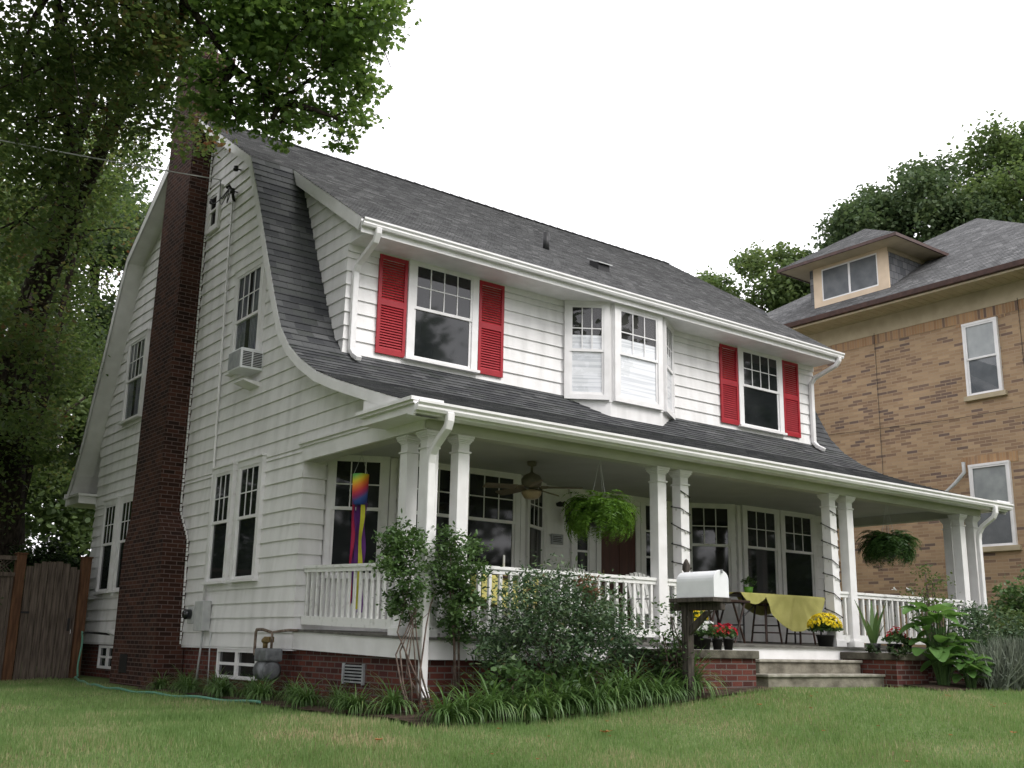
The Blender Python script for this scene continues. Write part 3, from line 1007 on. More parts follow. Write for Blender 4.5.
# broad boards joining the window heads under the porch ceiling
for (p, q) in zip(PLAN[2:10], PLAN[3:10]):
    L = math.hypot(q[0]-p[0], q[1]-p[1])
    ux = ((q[0]-p[0])/L, (q[1]-p[1])/L)
    n = (ux[1], -ux[0])
    mb.hexa([(p[0]+n[0]*.03, p[1]+n[1]*.03, 2.5), (q[0]+n[0]*.03, q[1]+n[1]*.03, 2.5), (q[0], q[1], 2.5), (p[0], p[1], 2.5),
             (p[0]+n[0]*.03, p[1]+n[1]*.03, 2.618), (q[0]+n[0]*.03, q[1]+n[1]*.03, 2.618), (q[0], q[1], 2.618), (p[0], p[1], 2.618)])
mb.build('wall_trim', 'trim', house)
hz, hh = .86, 1.71
facewin(house, PLAN[2], PLAN[3], hz, hh, .135, cols=3, rows=2, top=.56, case=.10, cap=False, label='first porch window from the left, behind the windsock')
window((1.50, -.10, hz), FX, .96, hh, 3, 2, .56, case=.10, cap=False)
window((2.66, -.10, hz), FX, .96, hh, 3, 2, .56, case=.10, cap=False)
facewin(house, PLAN[4], PLAN[5], hz, hh, .2, cols=3, rows=2, top=.56, case=.10, cap=False)
facewin(house, PLAN[7], PLAN[8], hz, hh, .17, cols=3, rows=2, top=.56, case=.10, cap=False)
window((9.28, -.10, hz), FX, .90, hh, 3, 2, .56, case=.10, cap=False)
window((10.42, -.10, hz), FX, .90, hh, 3, 2, .56, case=.10, cap=False)
facewin(house, PLAN[9], PLAN[10], hz, hh, .17, cols=2, rows=2, top=.56, case=.06, cap=False)
# entrance: door with sidelights
mb = MB()
yd = .45
mb.box(5.30, 5.42, yd-.07, yd, 0.02, 2.6)
mb.box(5.72, 5.86, yd-.07, yd, 0.02, 2.6)
mb.box(6.98, 7.10, yd-.07, yd, 0.02, 2.6)
mb.box(7.42, 7.56, yd-.07, yd, 0.02, 2.6)
mb.box(5.25, 7.6, yd-.085, yd, 2.52, 2.617)
mb.box(5.86, 6.98, yd-.06, yd, 2.44, 2.52)
mb.build('door_frame', 'trim', house)
d = MB()
d.box(5.90, 6.94, yd-.035, yd-.028, .03, 2.42)
do = d.build('door', 'door', house)
mb = MB()
for z0, z1 in ((.18, .9), (1.05, 2.3)):
    for a, b in ((6.02, 6.40), (6.46, 6.84)):
        mb.box(a, b, yd-.045, yd-.035, z0, z1)
mb.build('panel', 'door', do)
d = MB()      # storm door: white frame, dark glass in its upper half
d.box(5.88, 5.99, yd-.075, yd-.05, .03, 2.43)
d.box(6.85, 6.96, yd-.075, yd-.05, .03, 2.43)
d.box(5.99, 6.85, yd-.075, yd-.05, 2.31, 2.43)
d.box(5.99, 6.85, yd-.075, yd-.05, .03, .28)
so = d.build('storm_door', 'trim', house)
MB().tube([(6.02, yd-.10, 1.08), (6.02, yd-.10, 1.22)], .012, 8).tube([(6.02, yd-.10, 1.1), (6.02, yd-.07, 1.1)], .008, 6).build('handle', 'brass', so)
for x0 in (5.42, 7.10):
    x1 = x0+(.30 if x0 < 6 else .32)
    s = MB()
    s.box(x0, x0+.03, yd-.05, yd-.03, .6, 2.52)
    s.box(x1-.03, x1, yd-.05, yd-.03, .6, 2.52)
    for z in (.6, 1.05, 1.52, 2.0, 2.49):
        s.box(x0+.03, x1-.03, yd-.048, yd-.03, z-.015, z+.02)
    s.box(x0, x1, yd-.05, yd-.025, .02, .585)
    r_ = s.build('sidelight', 'trim', house)
    MB().box(x0+.03, x1-.03, yd-.040, yd-.031, .62, 2.5).build('pane', 'glass', r_)

# --- porch floor, skirt, ceiling, beams
def fz(y): return -.045+(.095*(y+3.1)/3.33 if y > -3.1 else 0)
mb = MB()
mb.hexa([(-.03, -3.12, fz(-3.1)-.03), (W+.03, -3.12, fz(-3.1)-.03), (W+.03, .5, fz(.5)-.03), (-.03, .215, fz(.23)-.03),
         (-.03, -3.12, fz(-3.1)), (W+.03, -3.12, fz(-3.1)), (W+.03, .5, fz(.5)), (-.03, .215, fz(.23))])
mb.build('porch_floor', 'greyboard', house)
mb = MB()
mb.hexa([(-.0, -3.085, -.30), (W, -3.085, -.30), (W, -3.03, -.30), (0, -3.03, -.30), (0, -3.085, -.076), (W, -3.085, -.076), (W, -3.03, -.076), (0, -3.03, -.076)])
mb.hexa([(-.006, -3.084, -.30), (.05, -3.084, -.30), (.05, .2, -.225), (-.006, .2, -.225), (-.006, -3.084, -.078), (.05, -3.084, -.078), (.05, .2, .018), (-.006, .2, .018)])
mb.hexa([(W-.05, -3.03, -.30), (W+.006, -3.03, -.30), (W+.006, .2, -.225), (W-.05, .2, -.225), (W-.05, -3.03, -.078), (W+.006, -3.03, -.078), (W+.006, .2, .018), (W-.05, .2, .018)])
mb.build('porch_skirt', 'trim', house)
mb = MB()
mb.box(.1, W-.1, -3.0, .5, 2.622, 2.65)
k = 0
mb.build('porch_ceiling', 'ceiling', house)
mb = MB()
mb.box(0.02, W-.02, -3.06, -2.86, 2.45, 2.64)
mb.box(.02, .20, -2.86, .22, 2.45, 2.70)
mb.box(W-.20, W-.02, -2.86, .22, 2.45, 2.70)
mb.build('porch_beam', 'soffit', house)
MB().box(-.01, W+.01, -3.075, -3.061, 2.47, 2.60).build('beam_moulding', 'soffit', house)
mb = MB()      # side entablature board with a small crown
for xa, xb in ((-.03, .02), (W-.02, W+.03)):
    mb = MB().box(xa, xb, -3.05, .25, 2.455, 2.66)
    o_ = .025
    mb.box(xa-(o_ if xa < 1 else 0), xb+(0 if xa < 1 else o_), -3.05, .27, 2.66, 2.70)
    mb.box(xa-(.055 if xa < 1 else 0), xb+(0 if xa < 1 else .055), -3.05, .30, 2.70, 2.735)
    mb.build('side_entablature', 'trim', house)
mb = MB()      # front soffit, fascia and the box returns at both ends
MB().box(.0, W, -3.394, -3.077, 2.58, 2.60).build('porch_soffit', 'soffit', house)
mb.box(XG+.001, XG2-.001, -3.419, -3.396, 2.56, 2.655)
for xa, xb in ((XG+.005, .0), (W, XG2-.005)):
    mb.extr([(0, -3.395, 2.57), (0, -2.15, 2.57), (0, -2.15, 2.90), (0, -3.395, 2.66)], (xa, 0, 0), (xb, 0, 0))
for xa, xb in ((XG-.04, .0), (W, XG2+.04)):
    mb.box(xa, xb, -3.43, -2.12, 2.665, 2.70)
for xa, xb in ((XG-.075, .0), (W, XG2+.075)):
    mb.box(xa, xb, -3.44, -2.09, 2.70, 2.745)
mb.box(XG+.004, XG2-.004, -3.417, -3.25, 2.548, 2.562)
mb.build('porch_eave', 'trim', house)

# --- columns
def column(x, y, cw=.172):
    z0 = fz(y)
    zt = 2.45
    a = .028
    mb = MB()
    mb.box(x-.045, x+cw+.045, y-.045, y+cw+.045, z0+.001, z0+.10)
    mb.box(x-.02, x+cw+.02, y-.02, y+cw+.02, z0+.10, z0+.125)
    mb.box(x, x+cw, y, y+cw, z0+.125, zt-.22)
    mb.box(x-.016, x+cw+.016, y-.016, y+cw+.016, zt-.22, zt-.195)
    mb.box(x+.004, x+cw-.004, y+.004, y+cw-.004, zt-.195, zt-.10)
    z = zt-.10
    for i, (o, h) in enumerate(((.006, .02), (.02, .02), (.034, .03), (.044, .03))):
        mb.box(x-o, x+cw+o, y-o, y+cw+o, z+.0005, z+h)
        z += h
    mb.build('column', 'trim', house, bevel=.004)
CY = -3.03
COLS = [(.05, CY), (.05, CY+.463), (.518, CY), (4.022, CY), (4.489, CY), (8.031, CY), (8.496, CY), (11.996, CY), (12.465, CY), (12.465, CY+.463)]
for c in COLS: column(*c)

# --- railings
def railing(p, q, spacing, clen, label=None):
    L = math.hypot(q[0]-p[0], q[1]-p[1])
    ux = ((q[0]-p[0])/L, (q[1]-p[1])/L)
    n = (-ux[1], ux[0])
    def P(t, o, z): return (p[0]+ux[0]*t+n[0]*o, p[1]+ux[1]*t+n[1]*o, z+fz(p[1]+ux[1]*t))
    def bar(mb, t0, t1, o, z0, z1):
        mb.hexa([P(t0, -o, z0), P(t1, -o, z0), P(t1, o, z0), P(t0, o, z0), P(t0, -o, z1), P(t1, -o, z1), P(t1, o, z1), P(t0, o, z1)])
    mb = MB()
    bar(mb, 0, L, .045, .855, .895)
    bar(mb, 0, L, .028, .80, .855)
    bar(mb, 0, L, .032, .07, .19)
    r_ = mb.build('railing', 'porch_white', house)
    if label: r_['label'] = label
    k = max(1, round(L/spacing))
    for i in range(k):
        t = L*(i+.5)/k
        b = MB()
        bar(b, t-clen/2, t+clen/2, clen/2, .19, .80)
        b.build('baluster', 'porch_white', r_)
railing((.13, .20), (.13, CY+.463+.172), .150, .034, 'side porch railing of close white balusters by the gable corner')
railing((.69, CY+.085), (4.022, CY+.085), .165, .042, 'long front railing between the corner columns and the middle pair')
railing((.13+.09, CY+.085), (.518, CY+.085), .15, .042)
railing((4.194, CY+.085), (4.489, CY+.085), .15, .042)
railing((8.203, CY+.085), (8.496, CY+.085), .15, .042)
railing((8.668, CY+.085), (11.996, CY+.085), .165, .042, 'front railing to the right of the steps')
railing((12.168, CY+.085), (12.465, CY+.085), .15, .042)
railing((W-.13, CY+.463+.172), (W-.13, .20), .16, .045)

# --- downspouts
def spout(pts, wd=.085):
    mb = MB()
    pts = [Vector(p) for p in pts]
    mb.tube(pts, wd/2, 4)
    mb.build('downspout', 'trim', house, bevel=.006)
def spout2(pts, a=.10, b=.075):
    """rectangular pipe swept along a path"""
    mb = MB()
    pts = [Vector(p) for p in pts]
    base = 0
    for i, p in enumerate(pts):
        d = (pts[min(i+1, len(pts)-1)]-pts[max(i-1, 0)]).normalized()
        sx = Vector((1, 0, 0))
        sx = (sx-d*sx.dot(d))
        sx = sx.normalized() if sx.length > .2 else Vector((0, 1, 0))
        sy = d.cross(sx).normalized()
        for u_, v_ in ((-a/2, -b/2), (a/2, -b/2), (a/2, b/2), (-a/2, b/2)):
            mb.v.append(tuple(p+sx*u_+sy*v_))
    for i in range(len(pts)-1):
        for k in range(4):
            a0, a1 = i*4+k, i*4+(k+1) % 4
            mb.f.append((a0, a1, a1+4, a0+4))
    mb.f += [(3, 2, 1, 0), tuple(len(mb.v)-4+k for k in range(4))]
    mb.build('downspout', 'trim', house, bevel=.012)
# corner of the porch: from the gutter back to the corner column, then down to the ground
spout2([(.06, -3.49, 2.60), (.06, -3.49, 2.50), (.055, -3.46, 2.42), (.045, -3.24, 2.24), (.04, -3.16, 2.14), (.04, -3.13, 2.02), (.04, -3.13, -.60), (.04, -3.20, -.74)])
spout2([(.66, -.46, 6.08), (.66, -.45, 6.0), (.66, -.38, 5.88), (.66, .10, 5.66), (.66, .19, 5.54), (.66, .195, 5.4), (.66, .195, 4.28), (.66, .10, 4.17), (.66, -.05, 4.08)])
spout2([(XD2+.02, -.46, 6.08), (XD2+.02, -.45, 6.0), (XD2-.0, -.38, 5.9), (XD2-.10, .10, 5.70), (XD2-.12, .19, 5.58), (XD2-.12, .195, 5.4), (XD2-.12, .195, 4.28), (XD2-.12, .10, 4.17), (XD2-.12, -.06, 4.08)])
spout2([(W-.20, -3.49, 2.60), (W-.20, -3.49, 2.48), (W-.205, -3.45, 2.40), (W-.22, -3.22, 2.24), (W-.23, -3.15, 2.12), (W-.23, -3.13, 2.0), (W-.23, -3.13, -.60)])

# --- chimney
def chimney():
    mb = MB()
    x0, x1 = -.48, .02
    xl = -.44
    def ring(y0, y1, z, xx): return [(xx, y0, z), (x1, y0, z), (x1, y1, z), (xx, y1, z)]
    def seg(a, b): mb.hexa(ring(*a)+ring(*b))
    seg((4.36, 6.62, -1.2, x0), (4.50, 6.60, 1.55, x0))
    seg((4.50, 6.60, 1.55, x0), (4.98, 6.42, 2.1, x0+.02))
    seg((4.98, 6.42, 2.1, x0+.02), (5.05, 6.32, 11.05, xl))
    mb.box(xl-.04, x1+.3, 5.01, 6.36, 11.05, 11.2)
    mb.box(xl-.0, x1+.25, 5.06, 6.31, 11.2, 11.35)
    c = mb.build('chimney', 'brick_chimney', house)
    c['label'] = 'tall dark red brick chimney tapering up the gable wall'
    MB().box(-.49, -.478, 5.75, 6.15, -.72, -.40).build('cleanout_door', 'black', c)
    MB().lathe((-.1, 5.5, 11.35), [(.14, 0), (.14, .35), (.16, .36), (.16, .42)], 14).build('chimney_pot', 'ltgrey', c, smooth=True)
    # ragged caulk line where brick meets boards
    ck = MB()
    r_ = random.Random(3)
    z = -.2
    while z < 9.2:
        if z < 1.55: y = 4.36+.14*(z+1.2)/2.75
        elif z < 2.1: y = 4.50+.48*(z-1.55)/.55
        else: y = 4.98+.07*(z-2.1)/8.95
        a = r_.uniform(.01, .035)
        ck.box(-.062, -.036, y-a, y+.002, z, z+r_.uniform(.05, .075))
        z += .075
    ck.build('caulk', 'paint', c)
chimney()

# --- front steps (cast concrete) and their brick cheek walls
mb = MB()
mb.box(5.57, 7.99, -3.49, -3.09, -1.1, -.285)
mb.box(5.32, 8.14, -3.85, -3.49, -1.1, -.485)
fs = mb.build('front_steps', 'concrete', house, bevel=.012)
for (a_, b_, c_, d_, e_) in ((5.54, 8.01, -3.52, -3.092, -.245), (5.29, 8.16, -3.88, -3.49, -.445)):
    MB().box(a_, b_, c_, d_, e_-.04, e_).build('tread', 'tread', fs, bevel=.01)
fs['label'] = 'two stained concrete steps up to the porch'
def cheek(x0, x1, y0, y1, zt):
    mb = MB().box(x0+.04, x1-.04, y0+.04, y1-.02, -1.2, zt-.11)
    c = mb.build('cheek_wall', 'brick_red', house)
    MB().box(x0, x1, y0, y1, zt-.11, zt).build('cap_stone', 'capstone', c, bevel=.012)
cheek(3.0, 4.83, -4.12, -3.09, -.125)
cheek(8.02, 8.95, -4.12, -3.09, -.12)

# ------------------------------------------------------------------ the tan brick house next door
nb = thing('brick_house', 'tan brick house next door with a grey hipped roof and hipped dormer', 'house', (22.9, 1.9, -.6))
NX, NY0, NY1, NE, NZ, NS = 17.1, -4.0, 7.9, 16.3, 8.66, .64
mb = MB()
mb.box(NX, 28.8, NY0, NY1, -1.2, 8.05)
mb.build('wall', 'brick_tan', nb)
def nwin(yc, wd, z0, h, label):
    mb = MB()
    mb.box(NX-.012, NX-.001, yc-wd/2-.25, yc+wd/2+.25, z0+h+.02, z0+h+.26)
    mb.build('brick_lintel', 'brick_soldier', nb)
    MB().box(NX-.10, NX+.01, yc-wd/2-.14, yc+wd/2+.14, z0-.16, z0-.04).build('stone_sill', 'cream', nb, bevel=.006)
    r_ = window((NX, yc+wd/2, z0), (0, -1), wd, h, 1, 1, .5, blind='shade', parent=nb, case=.055, sill=False, cap=False, label=label)
    return r_
nwin(-1.02, .78, 5.98, 1.72, 'upstairs brick-house window above the porch roof end')
nwin(-.95, .90, 2.36, 1.86, 'ground-floor brick-house window half behind the porch corner')
nwin(4.6, .8, 2.4, 1.8, None)
# soldier course under the frieze, frieze, soffit, fascia and brown gutter
MB().box(NX-.014, NX+.002, NY0, NY1, 7.80, 8.05).build('soldier_course', 'brick_soldier', nb)
mb = MB()
mb.box(NX-.03, 28.83, NY0-.03, NY1+.03, 8.05, 8.50)
mb.build('frieze', 'cream', nb)
mb = MB()
mb.box(NE+.03, 29.6, NY0-.8, NY1+.68, 8.50, 8.53)
for k in range(60):
    y = NY0-.7+k*.21
    if y < NY1+.6: mb.box(NE+.06, NX-.03, y, y+.012, 8.492, 8.499)
mb.build('soffit', 'cream', nb)
mb = MB()
mb.box(NE-.0, NE+.03, NY0-.8, NY1+.68, 8.50, 8.66)
mb.build('fascia', 'cream', nb)
mb = MB()
mb.extr([(NE, 0, 8.55), (NE-.09, 0, 8.57), (NE-.11, 0, 8.69), (NE, 0, 8.67)], (0, NY0-.85, 0), (0, NY1+.70, 0))
mb.build('gutter', 'copper', nb)
# hipped roof as shingle courses on its four slopes
def hip(mb, uv, x0, x1, y0, y1, z, s, st=.16, lift=.013):
    k = 0
    d = 0.0
    h = min(x1-x0, y1-y0)/2
    dd = st/math.sqrt(1+s*s)
    while d < h-1e-4:
        e = min(h, d+dd)
        za, zb = z+s*d, z+s*e
        for (a, b, c, f_, ax) in (((x0+d, y0+d), (x0+d, y1-d), (x0+e, y1-e), (x0+e, y0+e), 1), ((x1-d, y1-d), (x1-d, y0+d), (x1-e, y0+e), (x1-e, y1-e), 1),
                                  ((x1-d, y0+d), (x0+d, y0+d), (x0+e, y0+e), (x1-e, y0+e), 0), ((x0+d, y1-d), (x1-d, y1-d), (x1-e, y1-e), (x0+e, y1-e), 0)):
            i = len(mb.v)
            mb.v += [(*a, za+lift), (*b, za+lift), (*c, zb), (*f_, zb), (*a, za-.002), (*b, za-.002)]
            v_ = 30+.16*k
            uv += [(a[ax], v_+.001), (b[ax], v_+.001), (c[ax], v_+.159), (f_[ax], v_+.159), (a[ax], v_), (b[ax], v_)]
            mb.f += [(i, i+1, i+2, i+3)[::-1], (i+4, i+5, i+1, i)]
        d = e
        k += 1
mb, uv = MB(), []
hip(mb, uv, NE-.04, 29.64, NY0-.73, NY1+.69, 8.66, NS)
mb.build('roof', 'shingle', nb, uv=uv)
# dormer facing the white house
DX, DY0, DY1 = 17.25, 1.46, 3.98
dm = MB()
def nroof(x): return 8.66+NS*(x-NE)
dm.add([(DX, DY0, nroof(DX)-.15), (DX, DY1, nroof(DX)-.15), (DX, DY1, 10.46), (DX, DY0, 10.46), (19.6, DY0, 10.46), (19.6, DY1, 10.46), (19.6, DY0, 10.4), (19.6, DY1, 10.4)],
       [(0, 3, 2, 1), (0, 6, 4, 3), (1, 2, 5, 7)])
dmo = dm.build('dormer', 'slate', nb)
dmo['label'] = 'hipped roof dormer with a two-pane sliding window'
mb = MB()
mb.box(DX-.04, DX+.01, DY0-.02, DY0+.30, nroof(DX)+.0, 10.46)
mb.box(DX-.04, DX+.01, DY1-.42, DY1-.14, nroof(DX)+.0, 10.46)
mb.box(DX-.038, DX+.01, DY0+.30, DY1-.42, nroof(DX)+.0, nroof(DX)+.16)
mb.box(DX-.038, DX+.01, DY0+.30, DY1-.42, 10.36, 10.46)
mb.build('casing', 'cream2', dmo)
wy0, wy1, wz0, wz1 = DY0+.30, DY1-.42, nroof(DX)+.16, 10.36
mb = MB()
for a, b in ((wy0, wy0+.035), (wy1-.035, wy1), ((wy0+wy1)/2-.03, (wy0+wy1)/2+.03)): mb.box(DX-.035, DX-.0, a, b, wz0, wz1)
for a, b in ((wz0, wz0+.04), (wz1-.04, wz1)): mb.box(DX-.034, DX-.0, wy0, wy1, a, b)
fr = mb.build('window', 'trim', dmo)
MB().box(DX-.020, DX-.012, wy0, wy1, wz0, wz1).build('pane', 'screen', dmo)
mb, uv = MB(), []
ex0, ey0, ey1, ez = 16.62, .78, 4.62, 10.50
yc = (ey0+ey1)/2
s = .62
hh_ = (ey1-ey0)/2
# hip front and two sides running back into the main roof
def plane_rows(mb, uv, a, b, c, d, n):
    """quad a-b (eave) to d-c (top) cut into n tilted courses"""
    a, b, c, d = map(Vector, (a, b, c, d))
    nr = (b-a).cross(d-a).normalized()
    if nr.z < 0: nr = -nr
    for i in range(n):
        p0, p1 = a.lerp(d, i/n), b.lerp(c, i/n)
        q0, q1 = a.lerp(d, (i+1)/n), b.lerp(c, (i+1)/n)
        j = len(mb.v)
        mb.v += [tuple(p0+nr*.013), tuple(p1+nr*.013), tuple(q1), tuple(q0), tuple(p0), tuple(p1)]
        L0 = (p1-p0).length
        uv += [(0, i*.16), (L0, i*.16), (L0*.9, i*.16+.159), (.1, i*.16+.159), (0, i*.16), (L0, i*.16)]
        mb.f += [(j, j+1, j+2, j+3) if ((p1-p0).cross(q0-p0)).z > 0 else (j+3, j+2, j+1, j), (j+4, j+5, j+1, j)]
ap = (ex0+1.55, yc, 11.58)
plane_rows(mb, uv, (ex0, ey1, ez), (ex0, ey0, ez), ap, ap, 13)
plane_rows(mb, uv, (ex0, ey0, ez), (20.2, ey0, ez), (21.2, yc, 11.58), ap, 13)
plane_rows(mb, uv, (20.2, ey1, ez), (ex0, ey1, ez), ap, (21.2, yc, 11.58), 13)
mb.build('dormer_roof', 'shingle', nb, uv=uv)
mb = MB()
mb.box(ex0+.04, 19.5, ey0+.04, ey1-.04, ez-.06, ez-.02)
mb.box(DX-.03, 19.4, DY0-.03, DY0-.0, ez-.18, ez-.06)
mb.build('dormer_soffit', 'cream', nb)
mb = MB()
mb.box(ex0-.01, ex0+.04, ey0-.01, ey1+.01, ez-.08, ez+.005)
mb.box(ex0+.04, 19.8, ey0-.01, ey0+.04, ez-.08, ez+.005)
mb.box(ex0+.04, 19.8, ey1-.04, ey1+.01, ez-.08, ez+.005)
mb.build('dormer_fascia', 'copper', nb)
# bent pipe and the thin wires on the brick wall
MB().tube([(16.98, -.36, 4.35), (16.98, -.36, 4.10), (16.9, -.15, 3.85), (16.85, .08, 3.66), (16.85, .1, -.6)], .045, 8).build('drain_pipe', 'ltgrey', nb, smooth=True)
mb = MB()
mb.tube([(17.07, -2.0, 8.1), (17.07, -2.02, 5), (17.07, -2.05, 1)], .007, 5)
mb.build('wall_cable', 'black', nb)
MB().tube([(17.07, 1.9, 8.1), (17.07, 1.9, 2)], .006, 5).build('wall_cable', 'black', nb)
MB().tube([(17.07, 4.0, 5.6), (17.06, 0, 5.45), (17.07, -4, 5.5)], .006, 5).build('wall_cable', 'black', nb)

# ------------------------------------------------------------------ fixtures on the house, each a thing
# window air conditioner
t = thing('air_conditioner', 'white window air conditioner hanging below the upper gable window', 'air conditioner', (-.2, 2.2, 4.1))
mb = MB()
mb.box(-.39, .10, 1.95, 2.48, 4.16, 4.50)
mb.build('case', 'mailbox', t, bevel=.012)
mb = MB()
mb.box(-.397, -.391, 1.98, 2.45, 4.19, 4.47)
mb.build('condenser_grille', 'grey', t)
mb = MB()
for i in range(2):
    for j in range(9):
        x0 = -.36+.18*i
        mb.box(x0, x0+.15, 1.944, 1.9495, 4.20+.028*j, 4.216+.028*j)
mb.build('side_vent', 'black', t)
MB().hexa([(-.30, 2.0, 3.98), (0, 2.0, 3.90), (0, 2.4, 3.90), (-.30, 2.4, 3.98), (-.30, 2.0, 4.0), (0, 2.0, 3.98), (0, 2.4, 3.98), (-.30, 2.4, 4.0)]).build('bracket', 'trim', t)

# electric meter, panel and riser
t = thing('electric_meter', 'grey electric panel and round meter beside the chimney foot', 'electric meter', (-.05, 3.5, -.1))
MB().box(-.17, -.025, 3.22, 3.58, .02, .50).build('panel_box', 'ltgrey', t, bevel=.01)
MB().box(-.13, -.025, 3.72, 3.98, .14, .42).build('meter_base', 'ltgrey', t, bevel=.01)
m_ = MB()
m_.tube([(-.13, 3.85, .29), (-.22, 3.85, .29), (-.25, 3.85, .29)], [.085, .085, .06], 18)
m_.build('meter_glass', 'glass', t, smooth=True)
MB().tube([(-.055, 3.50, .50), (-.055, 3.55, 2.4), (-.055, 3.66, 5.0), (-.06, 3.74, 7.72)], .022, 8).build('conduit', 'trim', t, smooth=True)
MB().tube([(-.06, 3.40, .02), (-.065, 3.42, -.2), (-.06, 3.55, -.95)], .018, 8).tube([(-.03, 3.15, .0), (-.02, 3.12, -.92)], .01, 6).build('ground_conduit', 'ltgrey', t, smooth=True)
# insulators and weatherhead where the service wire arrives
t = thing('service_bracket', 'black insulator bracket with drip loops high on the gable', 'wire bracket', (-.1, 3.8, 7.8))
mb = MB()
mb.tube([(-.03, 3.74, 7.72), (-.08, 3.74, 7.92), (-.16, 3.72, 8.0), (-.2, 3.70, 7.93)], .028, 8)
mb.build('weatherhead', 'black', t, smooth=True)
for (y, z) in ((4.62, 7.98), (3.55, 8.28), (3.62, 7.86)):
    MB().lathe((-.12, y, z-.05), [(.0, 0), (.045, .01), (.05, .05), (.03, .07), (.045, .09), (.0, .11)], 12).tube([(-.12, y, z), (-.0, y, z)], .012, 6).build('insulator', 'black', t, smooth=True)
mb = MB()
for (a, b, s_) in (((4.62, 7.98), (3.74, 7.95), .16), ((3.62, 7.9), (3.72, 7.95), .30), ((4.2, 8.28), (3.74, 7.95), .42), ((4.2, 8.28), (3.76, 7.95), .30)):
    pts = []
    for i in range(11):
        q = i/10
        pts.append((-.14-.05*math.sin(math.pi*q), a[0]+(b[0]-a[0])*q, a[1]+(b[1]-a[1])*q-s_*math.sin(math.pi*q)))
    mb.tube(pts, .009, 5)
mb.build('drip_loop', 'black', t)
wire = MB()
pts = []
A_, B_ = Vector((-.13, 4.2, 8.28)), Vector((-16.0, -3.2, 4.9))
for i in range(25):
    q = i/24
    p = A_.lerp(B_, q)
    p.z -= .5*math.sin(math.pi*q)
    pts.append(tuple(p))
wire.tube(pts, .011, 5)
wire.tube([pts[0], (-.1, 3.55, 8.30)], .009, 5)
tag(wire.build('service_wire', 'ltgrey', base=(-.13, 4.2, 8.28)), 'thin service wire running from the gable bracket to the left', 'wire')

# gas meter
t = thing('gas_meter', 'grey gas meter with rusty pipes at the front end of the gable', 'gas meter', (-.28, .35, -.9))
mb = MB()
mb.tube([(-.30, .50, -.52), (-.30, .20, -.52)], [.145, .145], 20)
mb.tube([(-.30, .52, -.52), (-.30, .50, -.52)], [.10, .145], 20)
mb.tube([(-.30, .20, -.52), (-.30, .18, -.52)], [.145, .10], 20)
mb.build('meter_drum', 'meter', t, smooth=True)
MB().box(-.42, -.16, .16, .56, -.40, -.22).build('meter_head', 'meter', t, bevel=.03)
MB().tube([(-.30, .46, -.24), (-.30, .46, -.10)], .035, 10).lathe((-.30, .46, -.16), [(.03, 0), (.06, .03), (.06, .06), (.03, .09)], 12).build('regulator', 'brass', t, smooth=True)
MB().tube([(-.30, .26, -.24), (-.30, .26, .0), (-.16, .26, .02), (-.16, .05, .03), (-.02, .03, .03)], .020, 8).tube([(-.30, .30, .0), (-.22, .75, .04), (-.2, 1.0, .04), (-.2, 1.03, -.0), (-.2, 1.03, -.30), (-.24, .86, -.34), (-.30, .56, -.34)], .022, 8).build('gas_pipe', 'rust', t, smooth=True)
MB().box(-.35, -.25, .28, .42, -.14, -.06).build('valve', 'brass', t, bevel=.01)
# hose bib and hose
t = MB()
rr = []
for i in range(60):
    q = i/59
    if q < .22: rr.append((-.55+.02*math.sin(q*30), 8.4-.2*q, .0-4.2*q))
    else:
        u = (q-.22)/.78
        x = -.62-.45*math.sin(u*3.4)-.35*u
        y = 8.3-9.0*u
        rr.append((x, y, gz(x, y)+.035+.012*math.sin(u*40)))
t.tube(rr, .019, 7)
tag(t.build('garden_hose', 'hose', base=(-.6, 8.3, -.9)), 'green garden hose lying in the grass along the gable wall', 'garden hose')
t = MB().tube([(0, 8.4, -.05), (-.50, 8.4, -.02), (-.55, 8.4, -.06)], .022, 8)
tag(t.build('hose_faucet', 'black', base=(0, 8.4, -.05)), 'dark outdoor faucet on the gable wall by the gate', 'faucet')
t = MB()
t.hexa([(-.20, 8.05, -.02), (-.02, 8.05, -.10), (-.02, 7.85, -.10), (-.20, 7.85, -.02), (-.20, 8.05, .03), (-.02, 8.05, .06), (-.02, 7.85, .06), (-.20, 7.85, .03)])
tag(t.build('vent_hood', 'trim', base=(-.02, 7.95, -.05)), 'small white dryer vent hood above the rear basement window', 'vent hood')

# porch: ceiling fan
t = thing('ceiling_fan', 'bronze ceiling fan with an amber glass bowl under the porch ceiling', 'ceiling fan', (3.06, -1.3, 2.62))
mb = MB()
mb.lathe((3.06, -1.3, 2.20), [(.02, .0), (.10, .01), (.15, .06), (.16, .14), (.13, .2), (.05, .24), (.02, .26), (.02, .34), (.07, .36), (.08, .42)], 20)
mb.build('motor', 'fanbody', t, smooth=True)
MB().lathe((3.06, -1.3, 2.04), [(.05, .0), (.11, .02), (.15, .08), (.155, .12), (.06, .15)], 20).build('glass_bowl', 'fanshade', t, smooth=True)
for k in range(5):
    a = R(22+72*k)
    ca, sa = math.cos(a), math.sin(a)
    mb = MB()
    pr = []
    for (r_, wd) in ((.14, .03), (.24, .03), (.26, .065), (.72, .085), (.78, .06)):
        for s_ in (-1, 1):
            pr.append((3.06+ca*r_-sa*wd*s_, -1.3+sa*r_+ca*wd*s_, 2.22+.02*s_-.03*r_))
    for i in range(0, 8, 2):
        mb.hexa([pr[i], pr[i+2], pr[i+3], pr[i+1]]+[(p[0], p[1], p[2]+.012) for p in (pr[i], pr[i+2], pr[i+3], pr[i+1])])
    mb.build('blade', 'fanblade', t)

